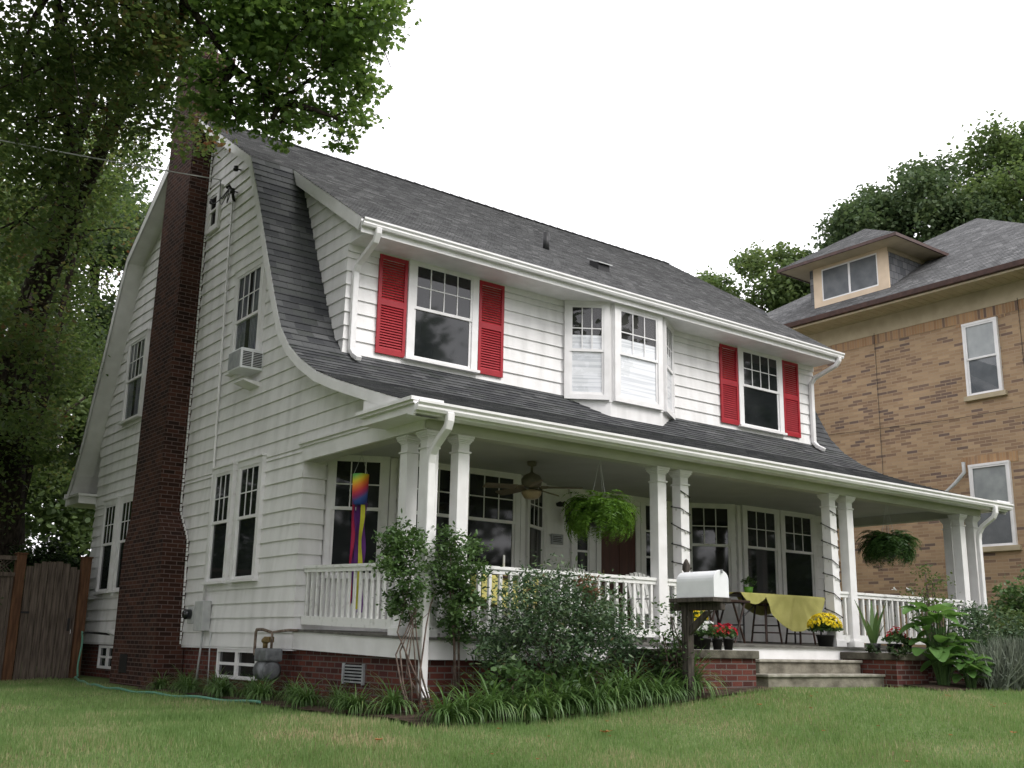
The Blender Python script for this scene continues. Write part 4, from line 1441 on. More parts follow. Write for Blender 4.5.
# wall lantern and small sign
t = thing('wall_lantern', 'black wall lantern left of the front door', 'lantern', (5.05, .42, 2.15))
MB().lathe((5.05, .405, 2.26), [(.0, 0), (.07, .01), (.08, .06), (.0, .10)], 14).tube([(5.05, .42, 2.3), (5.06, .30, 2.34), (5.10, .22, 2.26)], .015, 8).build('bracket', 'black', t, smooth=True)
mb = MB()
cx_, cy_ = 5.10, .22
mb.lathe((cx_, cy_, 2.18), [(.085, 0), (.05, .05), (.0, .09)], 6)
for k in range(6):
    a = R(60*k)
    mb.tube([(cx_+.075*math.cos(a), cy_+.075*math.sin(a), 2.18), (cx_+.05*math.cos(a), cy_+.05*math.sin(a), 1.98)], .007, 5)
mb.lathe((cx_, cy_, 1.93), [(.0, 0), (.05, .02), (.055, .05)], 6)
mb.build('cage', 'black', t)
MB().lathe((cx_, cy_, 1.985), [(.046, 0), (.070, .19)], 6).build('glass', 'glass', t)
t = thing('wall_plaque', 'small dark rectangular plaque on the wall below the lantern', 'plaque', (4.98, .40, 1.65))
MB().box(4.86, 5.12, .395, .415, 1.60, 1.78).build('plate', 'grey', t, bevel=.004)
mb = MB()
for j in range(4): mb.box(4.89, 5.09-.02*(j % 2), .391, .3945, 1.64+.03*j, 1.652+.03*j)
mb.build('lettering', 'black', t)

# windsock
t = thing('windsock', 'rainbow windsock with red, yellow and purple tails hanging in front of the porch window', 'windsock', (.33, -.9, 2.2))
MB().tube([(.33, -.9, 2.62), (.33, -.9, 2.45)], .004, 5).tube([(.33, -.9, 2.45), (.22, -.9, 2.17)], .003, 4).tube([(.33, -.9, 2.45), (.44, -.9, 2.17)], .003, 4).build('cord', 'ltgrey', t)
MB().lathe((.33, -.9, 1.74), [(.105, 0), (.11, .2), (.115, .43)], 20).build('sock', 'rainbow', t, smooth=True)
for (dx, m_, zb, wd, dy) in ((-.09, 'sockred', .30, .045, -.01), (.005, 'sockyel', .32, .06, -.08), (.078, 'sockpur', .28, .08, .0), (.03, 'sockpur', .40, .10, .06), (-.055, 'sockpur', .45, .06, .04)):
    mb = MB()
    k = 14
    for i in range(k):
        z0, z1 = 1.78+(zb-1.78)*i/k, 1.78+(zb-1.78)*(i+1)/k
        o0, o1 = .012*math.sin(i*.9+dx*30), .012*math.sin((i+1)*.9+dx*30)
        x_ = .33+dx
        mb.add([(x_-wd/2+o0, -.9+dy+o0, z0), (x_+wd/2+o0, -.9+dy-o0, z0), (x_+wd/2+o1, -.9+dy-o1, z1), (x_-wd/2+o1, -.9+dy+o1, z1)], [(0, 1, 2, 3)])
    mb.build('ribbon', m_, t)

# string lights wound round two columns
def string_lights(c, label, turns=7, cw=.172):
    t = thing('string_lights', label, 'string lights', (c[0]+cw/2, c[1]+cw/2, .1), 'string lights wound round porch columns')
    o = .014
    x0, x1, y0, y1 = c[0]-o, c[0]+cw+o, c[1]-o, c[1]+cw+o
    cor = [(x0, y0), (x1, y0), (x1, y1), (x0, y1)]
    pts = []
    z = 2.15
    n = turns*4
    for i in range(n+1):
        p = cor[i % 4]
        pts.append((p[0], p[1], z-1.9*i/n+random.uniform(-.03, .03)))
    MB().tube(pts, .009, 5).build('cable', 'black', t)
    b = MB()
    for i in range(0, n, 1):
        q = Vector(pts[i]).lerp(Vector(pts[i+1]), random.uniform(.3, .7))
        b.lathe((q.x, q.y, q.z-.05), [(.0, 0), (.012, .012), (.012, .03), (.006, .05)], 6)
    b.build('bulbs', 'bulb', t)
string_lights(COLS[4], 'dark cable of string lights round the right column of the middle pair')
string_lights(COLS[5], 'dark cable of string lights round the left column beside the steps')

# ------------------------------------------------------------------ porch furniture
def stool(x, y, label):
    t = thing('wooden_stool', label, 'stool', (x, y, fz(y)), 'dark wooden stools by the porch table')
    z0, h, a, b = fz(y), .66, .17, .13
    MB().box(x-.19, x+.19, y-.16, y+.16, z0+h-.03, z0+h).build('seat', 'darkwood', t, bevel=.01)
    for sx in (-1, 1):
        for sy in (-1, 1):
            MB().tube([(x+sx*(a+.03), y+sy*(b+.03), z0), (x+sx*a*.8, y+sy*b*.8, z0+h-.03)], .018, 6).build('leg', 'darkwood', t)
    for (z, p, q) in ((.18, (-1, -1), (1, -1)), (.18, (-1, 1), (1, 1)), (.30, (-1, -1), (-1, 1)), (.30, (1, -1), (1, 1)), (.45, (-1, -1), (1, -1))):
        k = 1-.2*z/h
        MB().tube([(x+p[0]*(a+.02)*k, y+p[1]*(b+.02)*k, z0+z), (x+q[0]*(a+.02)*k, y+q[1]*(b+.02)*k, z0+z)], .013, 6).build('rung', 'darkwood', t)
tz = .80
ty = -1.73
t = thing('folding_table', 'dark folding table on the porch under a yellow-green cloth', 'table', (8.2, ty, 0))
MB().box(6.78, 9.20, ty-.36, ty+.36, tz-.03, tz).build('tabletop', 'darkwood', t, bevel=.008)
for sx in (6.98, 9.0):
    for sy in (-.28, .28):
        MB().tube([(sx, ty+sy, fz(ty)), (sx, ty+sy, tz-.03)], .016, 8).build('leg', 'black', t)
    MB().tube([(sx, ty-.28, .28), (sx, ty+.28, .28)], .012, 6).build('crossbar', 'black', t)
    MB().tube([(sx+(.02 if sx < 8 else -.02), ty-.27, .42), (sx+(.5 if sx < 8 else -.5), ty-.27, tz-.04)], .010, 6).build('brace', 'black', t)
def round_cloth(name, cx, cy, z, rx, ry, hang, mat, label, tabw, tabd, seed=1, tabb=None):
    """a round cloth on a rectangular top: everything outside the top hangs down in soft folds"""
    mb = MB()
    nr, na = 26, 96
    for i in range(nr+1):
        for k in range(na):
            a = 2*math.pi*k/na
            r_ = i/nr
            X, Y = rx*r_*math.cos(a), ry*r_*math.sin(a)
            td = tabd if Y < 0 or tabb is None else tabb
            ox, oy = max(0, abs(X)-tabw), max(0, abs(Y)-td)
            d = math.hypot(ox, oy)
            x_ = max(-tabw, min(tabw, X))
            y_ = max(-td, min(td, Y))
            f_ = .018*math.sin(a*9+seed)*min(1, d*3)+.012*math.sin(a*17+seed*2)*min(1, d*3)
            if d > 0:
                x_ += (ox/d)*(.012+f_)*(1 if X > 0 else -1)
                y_ += (oy/d)*(.012+f_)*(1 if Y > 0 else -1)
            mb.v.append((cx+x_, cy+y_, z+.006-d))
    for i in range(nr):
        for k in range(na):
            a0, a1 = i*na+k, i*na+(k+1) % na
            mb.f.append((a0, a1, a1+na, a0+na))
    return tag(mb.build(name, mat, base=(cx, cy, z), smooth=True), label, 'tablecloth')
round_cloth('tablecloth', 8.22, ty-.14, tz, .84, .84, .5, 'cloth', 'yellow-green cloth hanging in a half circle from the front of the folding table', .9, .235, 1, .51)
round_cloth('tablecloth', 7.14, ty-.04, tz-.0035, .44, .52, .5, 'cloth', 'smaller yellow-green cloth over the left end of the folding table', .38, .335, 3, .41)
stool(7.72, -1.86, 'dark wooden stool in front of the left half of the cloth-covered table')
stool(8.62, -1.86, 'dark wooden stool half behind the yellow chrysanthemum pot')
t = thing('folding_stand', 'low dark folding stand with crossed legs behind the mailbox', 'stand', (6.6, -1.9, 0))
MB().box(5.9, 7.0, -2.15, -1.65, .63, .67).build('top', 'darkwood', t, bevel=.006)
for yy in (-2.12, -1.70):
    MB().tube([(6.62, yy, fz(yy)), (6.88, yy, .62)], .018, 6).build('leg', 'darkwood', t)
    MB().tube([(6.90, yy+.03, fz(yy)), (6.64, yy+.03, .62)], .018, 6).build('leg', 'darkwood', t)
    MB().tube([(6.0, yy, fz(yy)), (6.2, yy, .62)], .018, 6).build('leg', 'darkwood', t)
    MB().tube([(6.22, yy+.03, fz(yy)), (6.02, yy+.03, .62)], .018, 6).build('leg', 'darkwood', t)
# second table with a bright yellow cloth at the left end of the porch
t = thing('side_table', 'round table under a bright yellow cloth behind the front railing', 'table', (1.95, -1.9, 0))
MB().lathe((1.95, -1.9, .76), [(.5, 0), (.5, .03)], 28).build('tabletop', 'darkwood', t)
for k in range(4):
    a = R(45+90*k)
    MB().tube([(1.95+.36*math.cos(a), -1.9+.36*math.sin(a), fz(-1.9)), (1.95+.3*math.cos(a), -1.9+.3*math.sin(a), .76)], .022, 8).build('leg', 'black', t)
round_cloth('tablecloth', 1.95, -1.9, .79, .95, .85, .4, 'cloth2', 'bright yellow cloth over the round table at the left end of the porch', .50, .42, 5)
t = thing('candle', 'tall pale candle standing on the yellow cloth', 'candle', (2.0, -2.05, .80))
MB().lathe((2.0, -2.05, .798), [(.05, 0), (.055, .012), (.03, .03), (.016, .035)], 14).build('candle_dish', 'brass', t, smooth=True)
MB().lathe((2.0, -2.05, .83), [(.016, 0), (.015, .26), (.003, .27)], 10).build('wax', 'fl_white', t, smooth=True)
def porch_chair(x, y, rot, label):
    t = thing('porch_chair', label, 'chair', (x, y, fz(y)), 'white porch chairs facing the street')
    z0 = fz(y)
    MB().box(x-.27, x+.27, y-.28, y+.22, z0+.36, z0+.40).build('seat', 'porch_white', t, bevel=.006)
    for sx in (-.27, .22):
        for (yy, h) in ((-.26, .60), (.20, .60)):
            MB().box(x+sx, x+sx+.05, y+yy, y+yy+.05, z0, z0+h).build('leg', 'porch_white', t)
        MB().box(x+sx-.03, x+sx+.08, y-.32, y+.26, z0+.602, z0+.63).build('armrest', 'porch_white', t, bevel=.006)
    mb = MB()
    for k in range(6):
        a = x-.25+.087*k
        h = .98+.06*math.sin(math.pi*(k+.5)/6)
        mb.hexa([(a, y+.20, z0+.38), (a+.065, y+.20, z0+.38), (a+.065, y+.22, z0+.38), (a, y+.22, z0+.38), (a, y+.36, z0+h), (a+.065, y+.36, z0+h), (a+.065, y+.38, z0+h), (a, y+.38, z0+h)])
    mb.build('backrest', 'porch_white', t)
porch_chair(3.55, -2.15, 0, 'white slatted porch chair whose top shows below the hanging fern')
porch_chair(4.80, -2.15, 0, 'white slatted porch chair to the right of the front door view')
t = thing('table_planter', 'lime green pot with a small plant on the folding table', 'planter', (7.72, -1.5, tz))
MB().lathe((7.72, -1.5, tz+.012), [(.06, 0), (.085, .13), (.08, .13)], 16).build('pot', 'greenpot', t, smooth=True)
P_ = clump_points((7.72, -1.5, tz+.22), .12, 90, 8)
npmesh('leaves', leaf_polys(P_, .07, .03, 'oval'), 6, 'rose', t)

# ------------------------------------------------------------------ mailbox
t = thing('mailbox', 'large white rounded mailbox on a weathered wooden post with finial', 'mailbox', (3.15, -4.45, -.9))
mbx0, mbx1, mby0, mby1, mz = 2.995, 3.255, -4.98, -4.36, .50
prof = [(mbx0, mz), (mbx0, mz+.20)]
for k in range(1, 12):
    a = math.pi*k/12
    prof.append(((mbx0+mbx1)/2-.13*math.cos(a), mz+.20+.125*math.sin(a)))
prof += [(mbx1, mz+.20), (mbx1, mz)]
MB().extr([(p[0], 0, p[1]) for p in prof], (0, mby0+.015, 0), (0, mby1, 0)).build('box', 'mailbox', t, bevel=.004)
dr = MB().extr([(p[0]+(-.005 if p[0] < 3.2 else .005), 0, p[1]+(.006 if p[1] > mz+.1 else 0)) for p in prof], (0, mby0-.012, 0), (0, mby0+.022, 0)).build('door', 'mailbox', t, bevel=.003)
MB().box(3.115, 3.135, mby0-.035, mby0-.012, mz+.29, mz+.335).build('latch', 'grey', dr)
MB().box(mbx0-.03, mbx1+.03, -5.0, -4.25, mz-.055, mz-.004).build('shelf_board', 'oldwood', t, bevel=.005)
MB().box(3.10, 3.21, -4.44, -4.33, -1.1, .80).build('post', 'oldwood', t, bevel=.008)
MB().box(3.12, 3.20, -4.98, -4.12, mz-.15, mz-.056).build('arm', 'oldwood', t, bevel=.006)
MB().extr([(3.13, -4.44, .05), (3.13, -4.80, mz-.16), (3.13, -4.70, mz-.16), (3.13, -4.44, .16)], (0, 0, 0), (.05, 0, 0)).build('brace', 'oldwood', t)
MB().lathe((3.155, -4.385, .80), [(.04, 0), (.025, .02), (.055, .06), (.05, .12), (.02, .18), (.0, .20)], 12).build('finial', 'oldwood', t, smooth=True)

# ------------------------------------------------------------------ fence and gate at the back corner
def boards(mb, x0, x1, y, zb, ztop, bw=.14, r_=random.Random(5)):
    x = x0
    while x < x1-.02:
        e = min(x1, x+bw)
        z = ztop((x+e)/2)
        dz = r_.uniform(-.01, .01)
        mb.box(x+.004, e-.004, y-.02+r_.uniform(-.004, .004), y, zb, z+dz)
        x = e
t = thing('fence_gate', 'arched grey board gate between two brown posts by the gable', 'gate', (-1.1, 9.0, -1.0))
mb = MB()
boards(mb, -1.60, -.56, 8.98, -.96, lambda x: 1.16+.20*math.cos((x+1.08)/.52*1.35))
mb.build('gate_boards', 'fence', t)
MB().box(-1.6, -.56, 9.0, 9.04, -.6, -.48).build('rail', 'fence', t)
MB().box(-1.6, -.56, 9.0, 9.04, .8, .92).build('rail', 'fence', t)
MB().box(-.70, -.66, 8.93, 8.955, .0, .25).build('latch', 'black', t)
MB().box(-1.62, -1.45, 8.93, 8.955, .32, .36).build('hinge', 'black', t)
for (x0, x1, lab) in ((-.54, -.36, 'brown square fence post against the corner of the white house'), (-1.80, -1.62, 'brown square fence post on the hinge side of the gate')):
    t = thing('fence_post', lab, 'fence post', ((x0+x1)/2, 9.0, -1.0), 'brown posts beside the gate')
    MB().box(x0, x1, 8.91, 9.09, -1.1, 1.46).build('shaft', 'fencepost', t, bevel=.006)
    MB().box(x0-.02, x1+.02, 8.89, 9.11, 1.46, 1.49).build('cap', 'fencepost', t, bevel=.006)
t = thing('board_fence', 'grey board fence with a lattice top running left of the gate', 'fence', (-5, 9.0, -1.0))
mb = MB()
boards(mb, -9.0, -1.80, 9.0, -.96, lambda x: 1.02)
mb.build('boards', 'fence', t)
MB().box(-9, -1.8, 8.95, 9.03, 1.02, 1.10).build('rail', 'fence', t)
MB().box(-9, -1.8, 8.95, 9.03, 1.34, 1.42).build('rail', 'fence', t)
lt = MB()
for k in range(110):
    x = -9.1+.07*k
    for s_ in (-1, 1):
        a, b = (x, x+.24) if s_ > 0 else (x+.24, x)
        if min(a, b) < -9 or max(a, b) > -1.8: continue
        lt.hexa([(a-.01, 8.985+.008*s_, 1.10), (a+.01, 8.985+.008*s_, 1.10), (a+.01, 8.99+.008*s_, 1.10), (a-.01, 8.99+.008*s_, 1.10),
                 (b-.01, 8.985+.008*s_, 1.34), (b+.01, 8.985+.008*s_, 1.34), (b+.01, 8.99+.008*s_, 1.34), (b-.01, 8.99+.008*s_, 1.34)])
lt.build('lattice', 'fence', t)

# ------------------------------------------------------------------ trees
def make_tree(name, label, base, paths, clumps, mat, leaf, shape, per, group=None, bark='bark', tight=.3, sub=14, droop=.3, kindparts=True, twigs=True, squash=.78):
    t = thing(name, label, 'tree', base, group)
    mb = MB()
    for pts, r0, r1 in paths:
        n = len(pts)
        mb.tube(pts, [r0+(r1-r0)*(i/(n-1))**.8 for i in range(n)], 9)
    ends = [Vector(p) for pts, _, _ in paths for p in pts]
    if twigs:
        for c in clumps:
            cv = Vector(c[:3])
            e = min(ends, key=lambda q: (q-cv).length)
            mid = e.lerp(cv, .55)+Vector(RNG.normal(size=3)*.12)
            mb.tube([e, mid, cv], [.06, .04, .015], 6)
            for _ in range(4):
                d = Vector(RNG.normal(size=3)*c[3]*.55)
                mb.tube([mid.lerp(cv, .6), cv+d*.5+Vector((0, 0, .05)), cv+d], [.022, .013, .006], 5)
    mb.build('trunk', bark, t, smooth=True)
    pts = []
    for c in clumps:
        pts.append(clump_points(c[:3], c[3], int(per*c[3]**2), sub=sub, tight=tight, squash=squash))
    P = np.concatenate(pts)
    L = leaf_polys(P, leaf[0], leaf[1], shape, droop=droop)
    npmesh('crown', L, L.shape[1], mat, t)
    return t

MAPLE = [(-0.08, -1.07, 9.19, .8), (-0.05, -0.6, 8.53, .62), (0.07, -0.28, 7.75, .45), (-0.5, -0.13, 8.32, .95), (-0.7, -0.04, 9.33, 1.2), (-0.51, -0.6, 9.99, 1.2), (-1.12, 0.28, 8.2, .85), (-0.71, 0.18, 7.6, .42), (-1.60, 0.22, 9.0, .62), (-1.45, 0.45, 7.75, .34), (-1.90, 0.48, 8.0, .4), (-1.29, 0.56, 9.74, 1.2), (-2.25, 0.42, 9.75, .9), (-2.2, 1.89, 9.3, .8), (-0.8, 0.01, 11.11, 1.5), (0.1, -0.95, 10.62, 1.0), (-2.49, 1.04, 10.56, 1.5),
         (-4.6, -.6, 10.8, 1.6), (-6.5, .2, 11.5, 2.0), (-8.6, 1.8, 12.2, 2.2), (-9.5, -1.2, 10.5, 2.0), (-7.2, 3.2, 10.5, 1.8), (-3.6, -1.6, 10.9, 1.3)]
make_tree('maple_tree', 'green maple whose leafy limb hangs over the ridge and chimney top', (-8.4, 1.2, -1.1),
          [([(-8.4, 1.2, -1.3), (-8.35, 1.2, 1.5), (-8.2, 1.15, 4.2), (-8.0, 1.1, 6.6)], .42, .30),
           ([(-8.0, 1.1, 6.6), (-6.8, .8, 8.4), (-5.0, .5, 9.6), (-3.2, .4, 9.9), (-1.6, .1, 9.6), (-.3, -.4, 9.2)], .24, .03),
           ([(-3.2, .4, 9.9), (-2.4, .35, 9.2), (-1.5, .4, 8.4), (-.8, .2, 8.0)], .09, .02),
           ([(-5.0, .5, 9.6), (-3.4, -.4, 10.6), (-1.4, -.5, 10.6), (.3, -.9, 10.2)], .12, .03),
           ([(-8.0, 1.1, 6.6), (-8.6, 1.4, 9.0), (-8.8, 1.6, 11.8)], .26, .06),
           ([(-8.1, 1.1, 5.6), (-9.2, -.2, 8.2), (-9.6, -1.0, 10.2)], .2, .05),
           ([(-6.8, .8, 8.4), (-6.9, 2.0, 9.5), (-7.2, 3.0, 10.4)], .12, .04)],
          MAPLE, 'maple', (.095, .088), 'maple', 1750, tight=.20, sub=20)
OAK = [(-0.6, 10.2, 10.9, 1.1), (-.2, 11.0, 11.9, .9), (-0.42, 12.26, 10.03, 1.3), (-0.98, 11.96, 8.43, 1.3), (-1.05, 13.08, 3.71, 1.0), (-.9, 12.6, 6.6, 1.2), (-1.3, 12.8, 5.1, 1.1), (-2.83, 0.96, 8.97, 1.1), (-1.88, 3.18, 8.71, 1.0), (-3.25, 1.35, 8.48, 1.1), (-2.47, 3.41, 8.6, 1.0), (-3.89, 1.27, 8.86, 1.2), (-4.25, 1.75, 8.13, 1.1), (-3.13, 3.48, 8.78, 1.0), (-3.88, 3.05, 7.63, 1.1), (-3.24, 4.21, 7.2, 1.0), (-3.55, 4.54, 6.5, 1.0), (-2.98, 5.81, 5.52, 1.2), (-3.08, 6.14, 4.28, 1.1), (-4.11, 0.81, 9.68, 1.6),
       (-2.2, 9.6, 4.3, 1.0), (-2.6, 10.4, 3.0, 1.1), (-1.5, 10.6, 3.9, .8), (-3.4, 11.0, 5.4, 1.6), (-1.2, 11.2, 6.2, 1.3), (-4.5, 10.6, 7.4, 1.8), (-3.0, 9.0, 9.6, 2.0), (-.9, 11.0, 9.2, 1.8), (-4.6, 6.0, 9.4, 1.8)]
make_tree('ivy_clad_tree', 'dark ivy-clad tree with leaning trunks rising behind the gate', (-1.6, 11.2, -1.0),
          [([(-1.35, 11.4, -1.2), (-1.45, 11.3, 1.49), (-1.7, 10.8, 3.15), (-1.95, 9.95, 4.76), (-2.08, 8.5, 6.57), (-2.06, 6.99, 7.85), (-2.06, 4.85, 8.94), (-1.92, 2.79, 9.47), (-1.5, 1.4, 9.7)], .42, .05),
           ([(-2.08, 8.5, 6.57), (-2.3, 6.92, 8.18), (-2.6, 4.32, 9.13), (-2.63, 2.26, 9.69), (-2.9, 1.3, 10.1)], .16, .05),
           ([(-1.7, 10.8, 3.15), (-2.44, 9.0, 4.92), (-2.49, 7.56, 6.45), (-2.33, 5.81, 8.2), (-3.38, 3.32, 9.17), (-3.89, 1.77, 9.6)], .26, .05),
           ([(-1.7, 10.8, 3.15), (-2.6, 10.6, 5.6), (-3.2, 9.6, 8.8)], .22, .06), ([(-1.5, 11.2, 2.2), (-1.1, 11.3, 5.6), (-.9, 11.1, 8.6)], .2, .06)],
          OAK, 'oak', (.095, .065), 'oval', 1500, tight=.24, sub=16)

def crown_cloud(x, y, z0, z1, r, k, rs):
    out = []
    for _ in range(k):
        q = rs.random()
        z = z0+(z1-z0)*q
        rr = r*math.sqrt(max(.12, 1-((q-.42)/.60)**2))
        a = rs.random()*2*math.pi
        d = rr*rs.uniform(.25, .95)
        out.append((x+d*math.cos(a), y+d*math.sin(a), z, r*rs.uniform(.20, .40)))
    return out
def simple_tree(name, label, x, y, h, r, mat, seed, group, leaf=(.26, .20), per=420, k=30, crown0=.22, shape='oval'):
    rs = random.Random(seed)
    g = gz(x, y)
    top = g+h
    paths = [([(x, y, g-.2), (x+.1, y, g+h*.3), (x-.1, y+.1, g+h*.6), (x, y, g+h*.9)], r*.075, .05)]
    for i in range(6):
        a = i*1.05+seed
        zz = g+h*(.28+.08*i)
        paths.append(([(x, y, zz), (x+math.cos(a)*r*.4, y+math.sin(a)*r*.4, zz+h*.10), (x+math.cos(a)*r*.75, y+math.sin(a)*r*.75, zz+h*.17)], r*.03, .03))
    return make_tree(name, label, (x, y, g), paths, crown_cloud(x, y, g+h*crown0, top-r*.25, r, k, rs), mat, leaf, shape, per, group, tight=.24, sub=16, twigs=False)
GB = 'trees beyond the two houses'
RT = [(28.9, 15.2, 18.3, 3.8, 'bgleaf', 'lowest light green tree seen over the roof ridge between the two houses'),
      (30.6, 13.2, 19.2, 3.8, 'bgleaf', 'green tree rising just left of the brick-house dormer'),
      (32.6, 11.3, 20.8, 4.0, 'bgleaf2', 'tall dark green tree directly above the brick-house dormer'),
      (34.3, 8.6, 22.0, 4.5, 'bgleaf2', 'broad dark green tree above the brick-house roof peak'),
      (36.3, 5.4, 25.2, 4.8, 'bgleaf', 'tallest green tree at the right edge above the brick-house roof'),
      (38.0, 27.0, 23.6, 3.0, 'bgleaf', 'distant pale treetop peeking over the white house roof')]
for i, (x, y, h, r, m_, lab) in enumerate(RT):
    simple_tree('leafy_tree', lab, x, y, h, r, m_, 20+i, GB, per=1100, k=44, leaf=(.19, .13))
GL = 'trees in the back yards on the left'
LT = [(-9.5, 20.0, 16, 5.0, 'bgleaf2', 'deep green tree farthest left beyond the board fence'),
      (-4.5, 21.5, 17, 5.0, 'bgleaf', 'green tree beyond the board fence behind the leaning trunks'),
      (-.6, 19.5, 14, 4.2, 'bgleaf', 'bright green tree beyond the gate next to the gable edge'),
      (3.4, 25.0, 18, 5.0, 'bgleaf2', 'deep green tree behind the rear corner of the white house'),
      (-2.6, 28.0, 19, 5.5, 'bgleaf2', 'tall deep green tree far behind the gate')]
for i, (x, y, h, r, m_, lab) in enumerate(LT):
    simple_tree('leafy_tree', lab, x, y, h, r, m_, 40+i, GL, per=900, k=40, crown0=.06, leaf=(.20, .14))
# street trees on the viewer's side: their crowns show in the window glass and shade the lawn; left-lawn and far-right ones are added to darken gable and glass
SL = 'street trees on the near side of the lawn'
for i, (x, y, h, r, lab) in enumerate([(1, -22, 15, 5.2, 'street tree across from the porch'), (12, -23, 15.5, 5.5, 'street tree across from the steps'), (-10, -25, 17, 5.5, 'street tree behind the viewer'), (23, -23, 18, 5.5, 'street tree across from the brick house'), (-16, -8, 15, 5, 'tree on the lawn left of the viewer'), (-13.5, -1.5, 15, 4.6, 'tree on the left neighbour lawn level with the porch'), (-13, 8, 15, 5, 'tree on the left neighbour lawn level with the gate'), (34, -17, 17, 6, 'street tree to the right beyond the brick house'), (47, -26, 19, 7, 'street tree farthest to the right')]):
    simple_tree('unseen_tree', lab, x, y, h, r, 'bgleaf2', 60+i, SL, leaf=(.5, .36), per=110, k=26)
# hedge-like shrubs right behind the fence
for i, (x, y, r, h, lab) in enumerate([(-2.3, 10.6, 1.2, 2.6, 'dark evergreen shrub behind the lattice fence'), (-.95, 10.5, .75, 2.9, 'dark shrub filling the gap above the gate'), (-4.4, 10.8, 1.5, 3.0, 'large dark shrub behind the fence at the left edge')]):
    t = thing('dark_shrub', lab, 'shrub', (x, y, gz(x, y)), 'dark shrubs behind the fence')
    g = gz(x, y)
    MB().tube([(x, y, g-.1), (x+.1, y, g+h*.5), (x, y+.1, g+h*.8)], [.06, .04, .02], 6).build('stem', 'bark', t)
    pts = np.concatenate([clump_points((x+math.cos(k*1.3)*r*.45, y+math.sin(k*1.3)*r*.45, g+h*(.2+.11*k)), r*.62, 1500, 14, .3, .9) for k in range(7)])
    L = leaf_polys(pts, .09, .045, 'oval')
    npmesh('foliage', L, 6, 'hedge', t)

# ------------------------------------------------------------------ shrubs and flowers
def shrub(name, label, base, clumps, mat, leaf, shape, per, group=None, stems=6, droop=.1, tight=.3, sub=10, cat='shrub', stemmat='twig', flowers=(), extra=None):
    t = thing(name, label, cat, base, group)
    mb = MB()
    for i in range(stems):
        c = clumps[i % len(clumps)]
        b = Vector(base)+Vector((RNG.normal()*.05, RNG.normal()*.05, -.05))
        e = Vector(c[:3])
        mid = b.lerp(e, .5)+Vector((RNG.normal()*.08, RNG.normal()*.06, .08))
        mb.tube([b, mid, e], [.016, .012, .004], 6)
    if stems: mb.build('stems', stemmat, t, smooth=True)
    pts = np.concatenate([clump_points(c[:3], c[3], int(per*c[3]**2), sub, tight, .85) for c in clumps])
    L = leaf_polys(pts, leaf[0], leaf[1], shape, droop=droop)
    npmesh('foliage', L, L.shape[1], mat, t)
    for (fname, fm, n, size, zmin) in flowers:
        F = []
        top = pts[pts[:, 2] > np.quantile(pts[:, 2], zmin)]
        sel = top[RNG.integers(0, len(top), n)]
        for p in sel:
            for k in range(7):
                a = 2*math.pi*k/7+RNG.random()
                F.append((p+np.array((RNG.normal()*.005, RNG.normal()*.005, .02)), (math.cos(a), math.sin(a)*.8-.4, .35)))
        P0 = np.array([f[0] for f in F])
        D0 = np.array([f[1] for f in F])
        L2 = leaf_polys(P0, size, size*.6, 'oval', dirs=D0)
        npmesh(fname, L2, 6, fm, t)
    return t
# climbing roses on both sides of the corner column
t = shrub('climbing_rose', 'leafy climbing rose on the left of the porch corner columns', (-.30, -3.36, -.85),
      [(-.40, -3.30, .95, .28), (-.30, -3.28, 1.15, .18), (-.54, -3.34, .74, .22), (-.28, -3.28, .58, .24), (-.36, -3.3, .36, .2), (-.55, -3.3, 1.02, .14), (-.22, -3.26, .16, .10)], 'rose', (.058, .030), 'oval', 11500, 'climbing roses at the porch corner', stems=0, tight=.30)
mb = MB()
rs = random.Random(12)
for k in range(8):
    x = -.36+.05*k+rs.uniform(-.03, .03)
    e = Vector((-.45+rs.uniform(-.25, .6), -3.30, rs.uniform(.2, .8)))
    b = Vector((x, -3.45+rs.uniform(-.1, .05), -.9))
    m1 = Vector((-.30+rs.uniform(-.18, .22), -3.36, rs.uniform(-.45, .1)))
    mb.tube([b, b.lerp(m1, .5)+Vector((rs.uniform(-.05, .05), 0, 0)), m1, m1.lerp(e, .5)+Vector((rs.uniform(-.1, .1), 0, .03)), e], [.013, .011, .009, .006, .003], 6)
mb.build('canes', 'twig', t, smooth=True)
t = shrub('climbing_rose', 'leafy climbing rose spilling down right of the porch corner downspout', (.42, -3.36, -.85),
      [(.22, -3.32, 1.12, .16), (.40, -3.32, .95, .24), (.22, -3.32, .78, .22), (.54, -3.34, .70, .22), (.38, -3.32, .50, .26), (.52, -3.34, .26, .22), (.26, -3.30, .22, .18), (.60, -3.30, .02, .14), (.40, -3.28, .0, .12)], 'rose', (.058, .030), 'oval', 11500, 'climbing roses at the porch corner', stems=3, tight=.31)
# big blue-green shrub in front of the railing
shrub('nandina_shrub', 'broad blue-green shrub with a few bronze tips in front of the porch railing', (1.7, -3.75, -.8),
      [(1.05, -3.75, .18, .42), (1.55, -3.7, .42, .42), (2.05, -3.7, .34, .42), (2.42, -3.7, .26, .34), (.95, -3.8, -.12, .36), (1.5, -3.85, -.0, .45), (2.1, -3.85, -.02, .45), (2.6, -3.8, -.08, .28), (1.25, -3.7, .62, .22), (.62, -3.7, -.22, .24)],
      'nandina', (.070, .024), 'oval', 8200, stems=14, tight=.40, sub=14)
t = shrub('bronze_sprig', 'upright sprig of bronze-red young leaves at the top of the broad shrub', (1.95, -3.8, .0), [(1.95, -3.85, .60, .14), (2.02, -3.85, .50, .1)], 'rustleaf', (.06, .022), 'oval', 14000, stems=3, cat='shrub sprig')
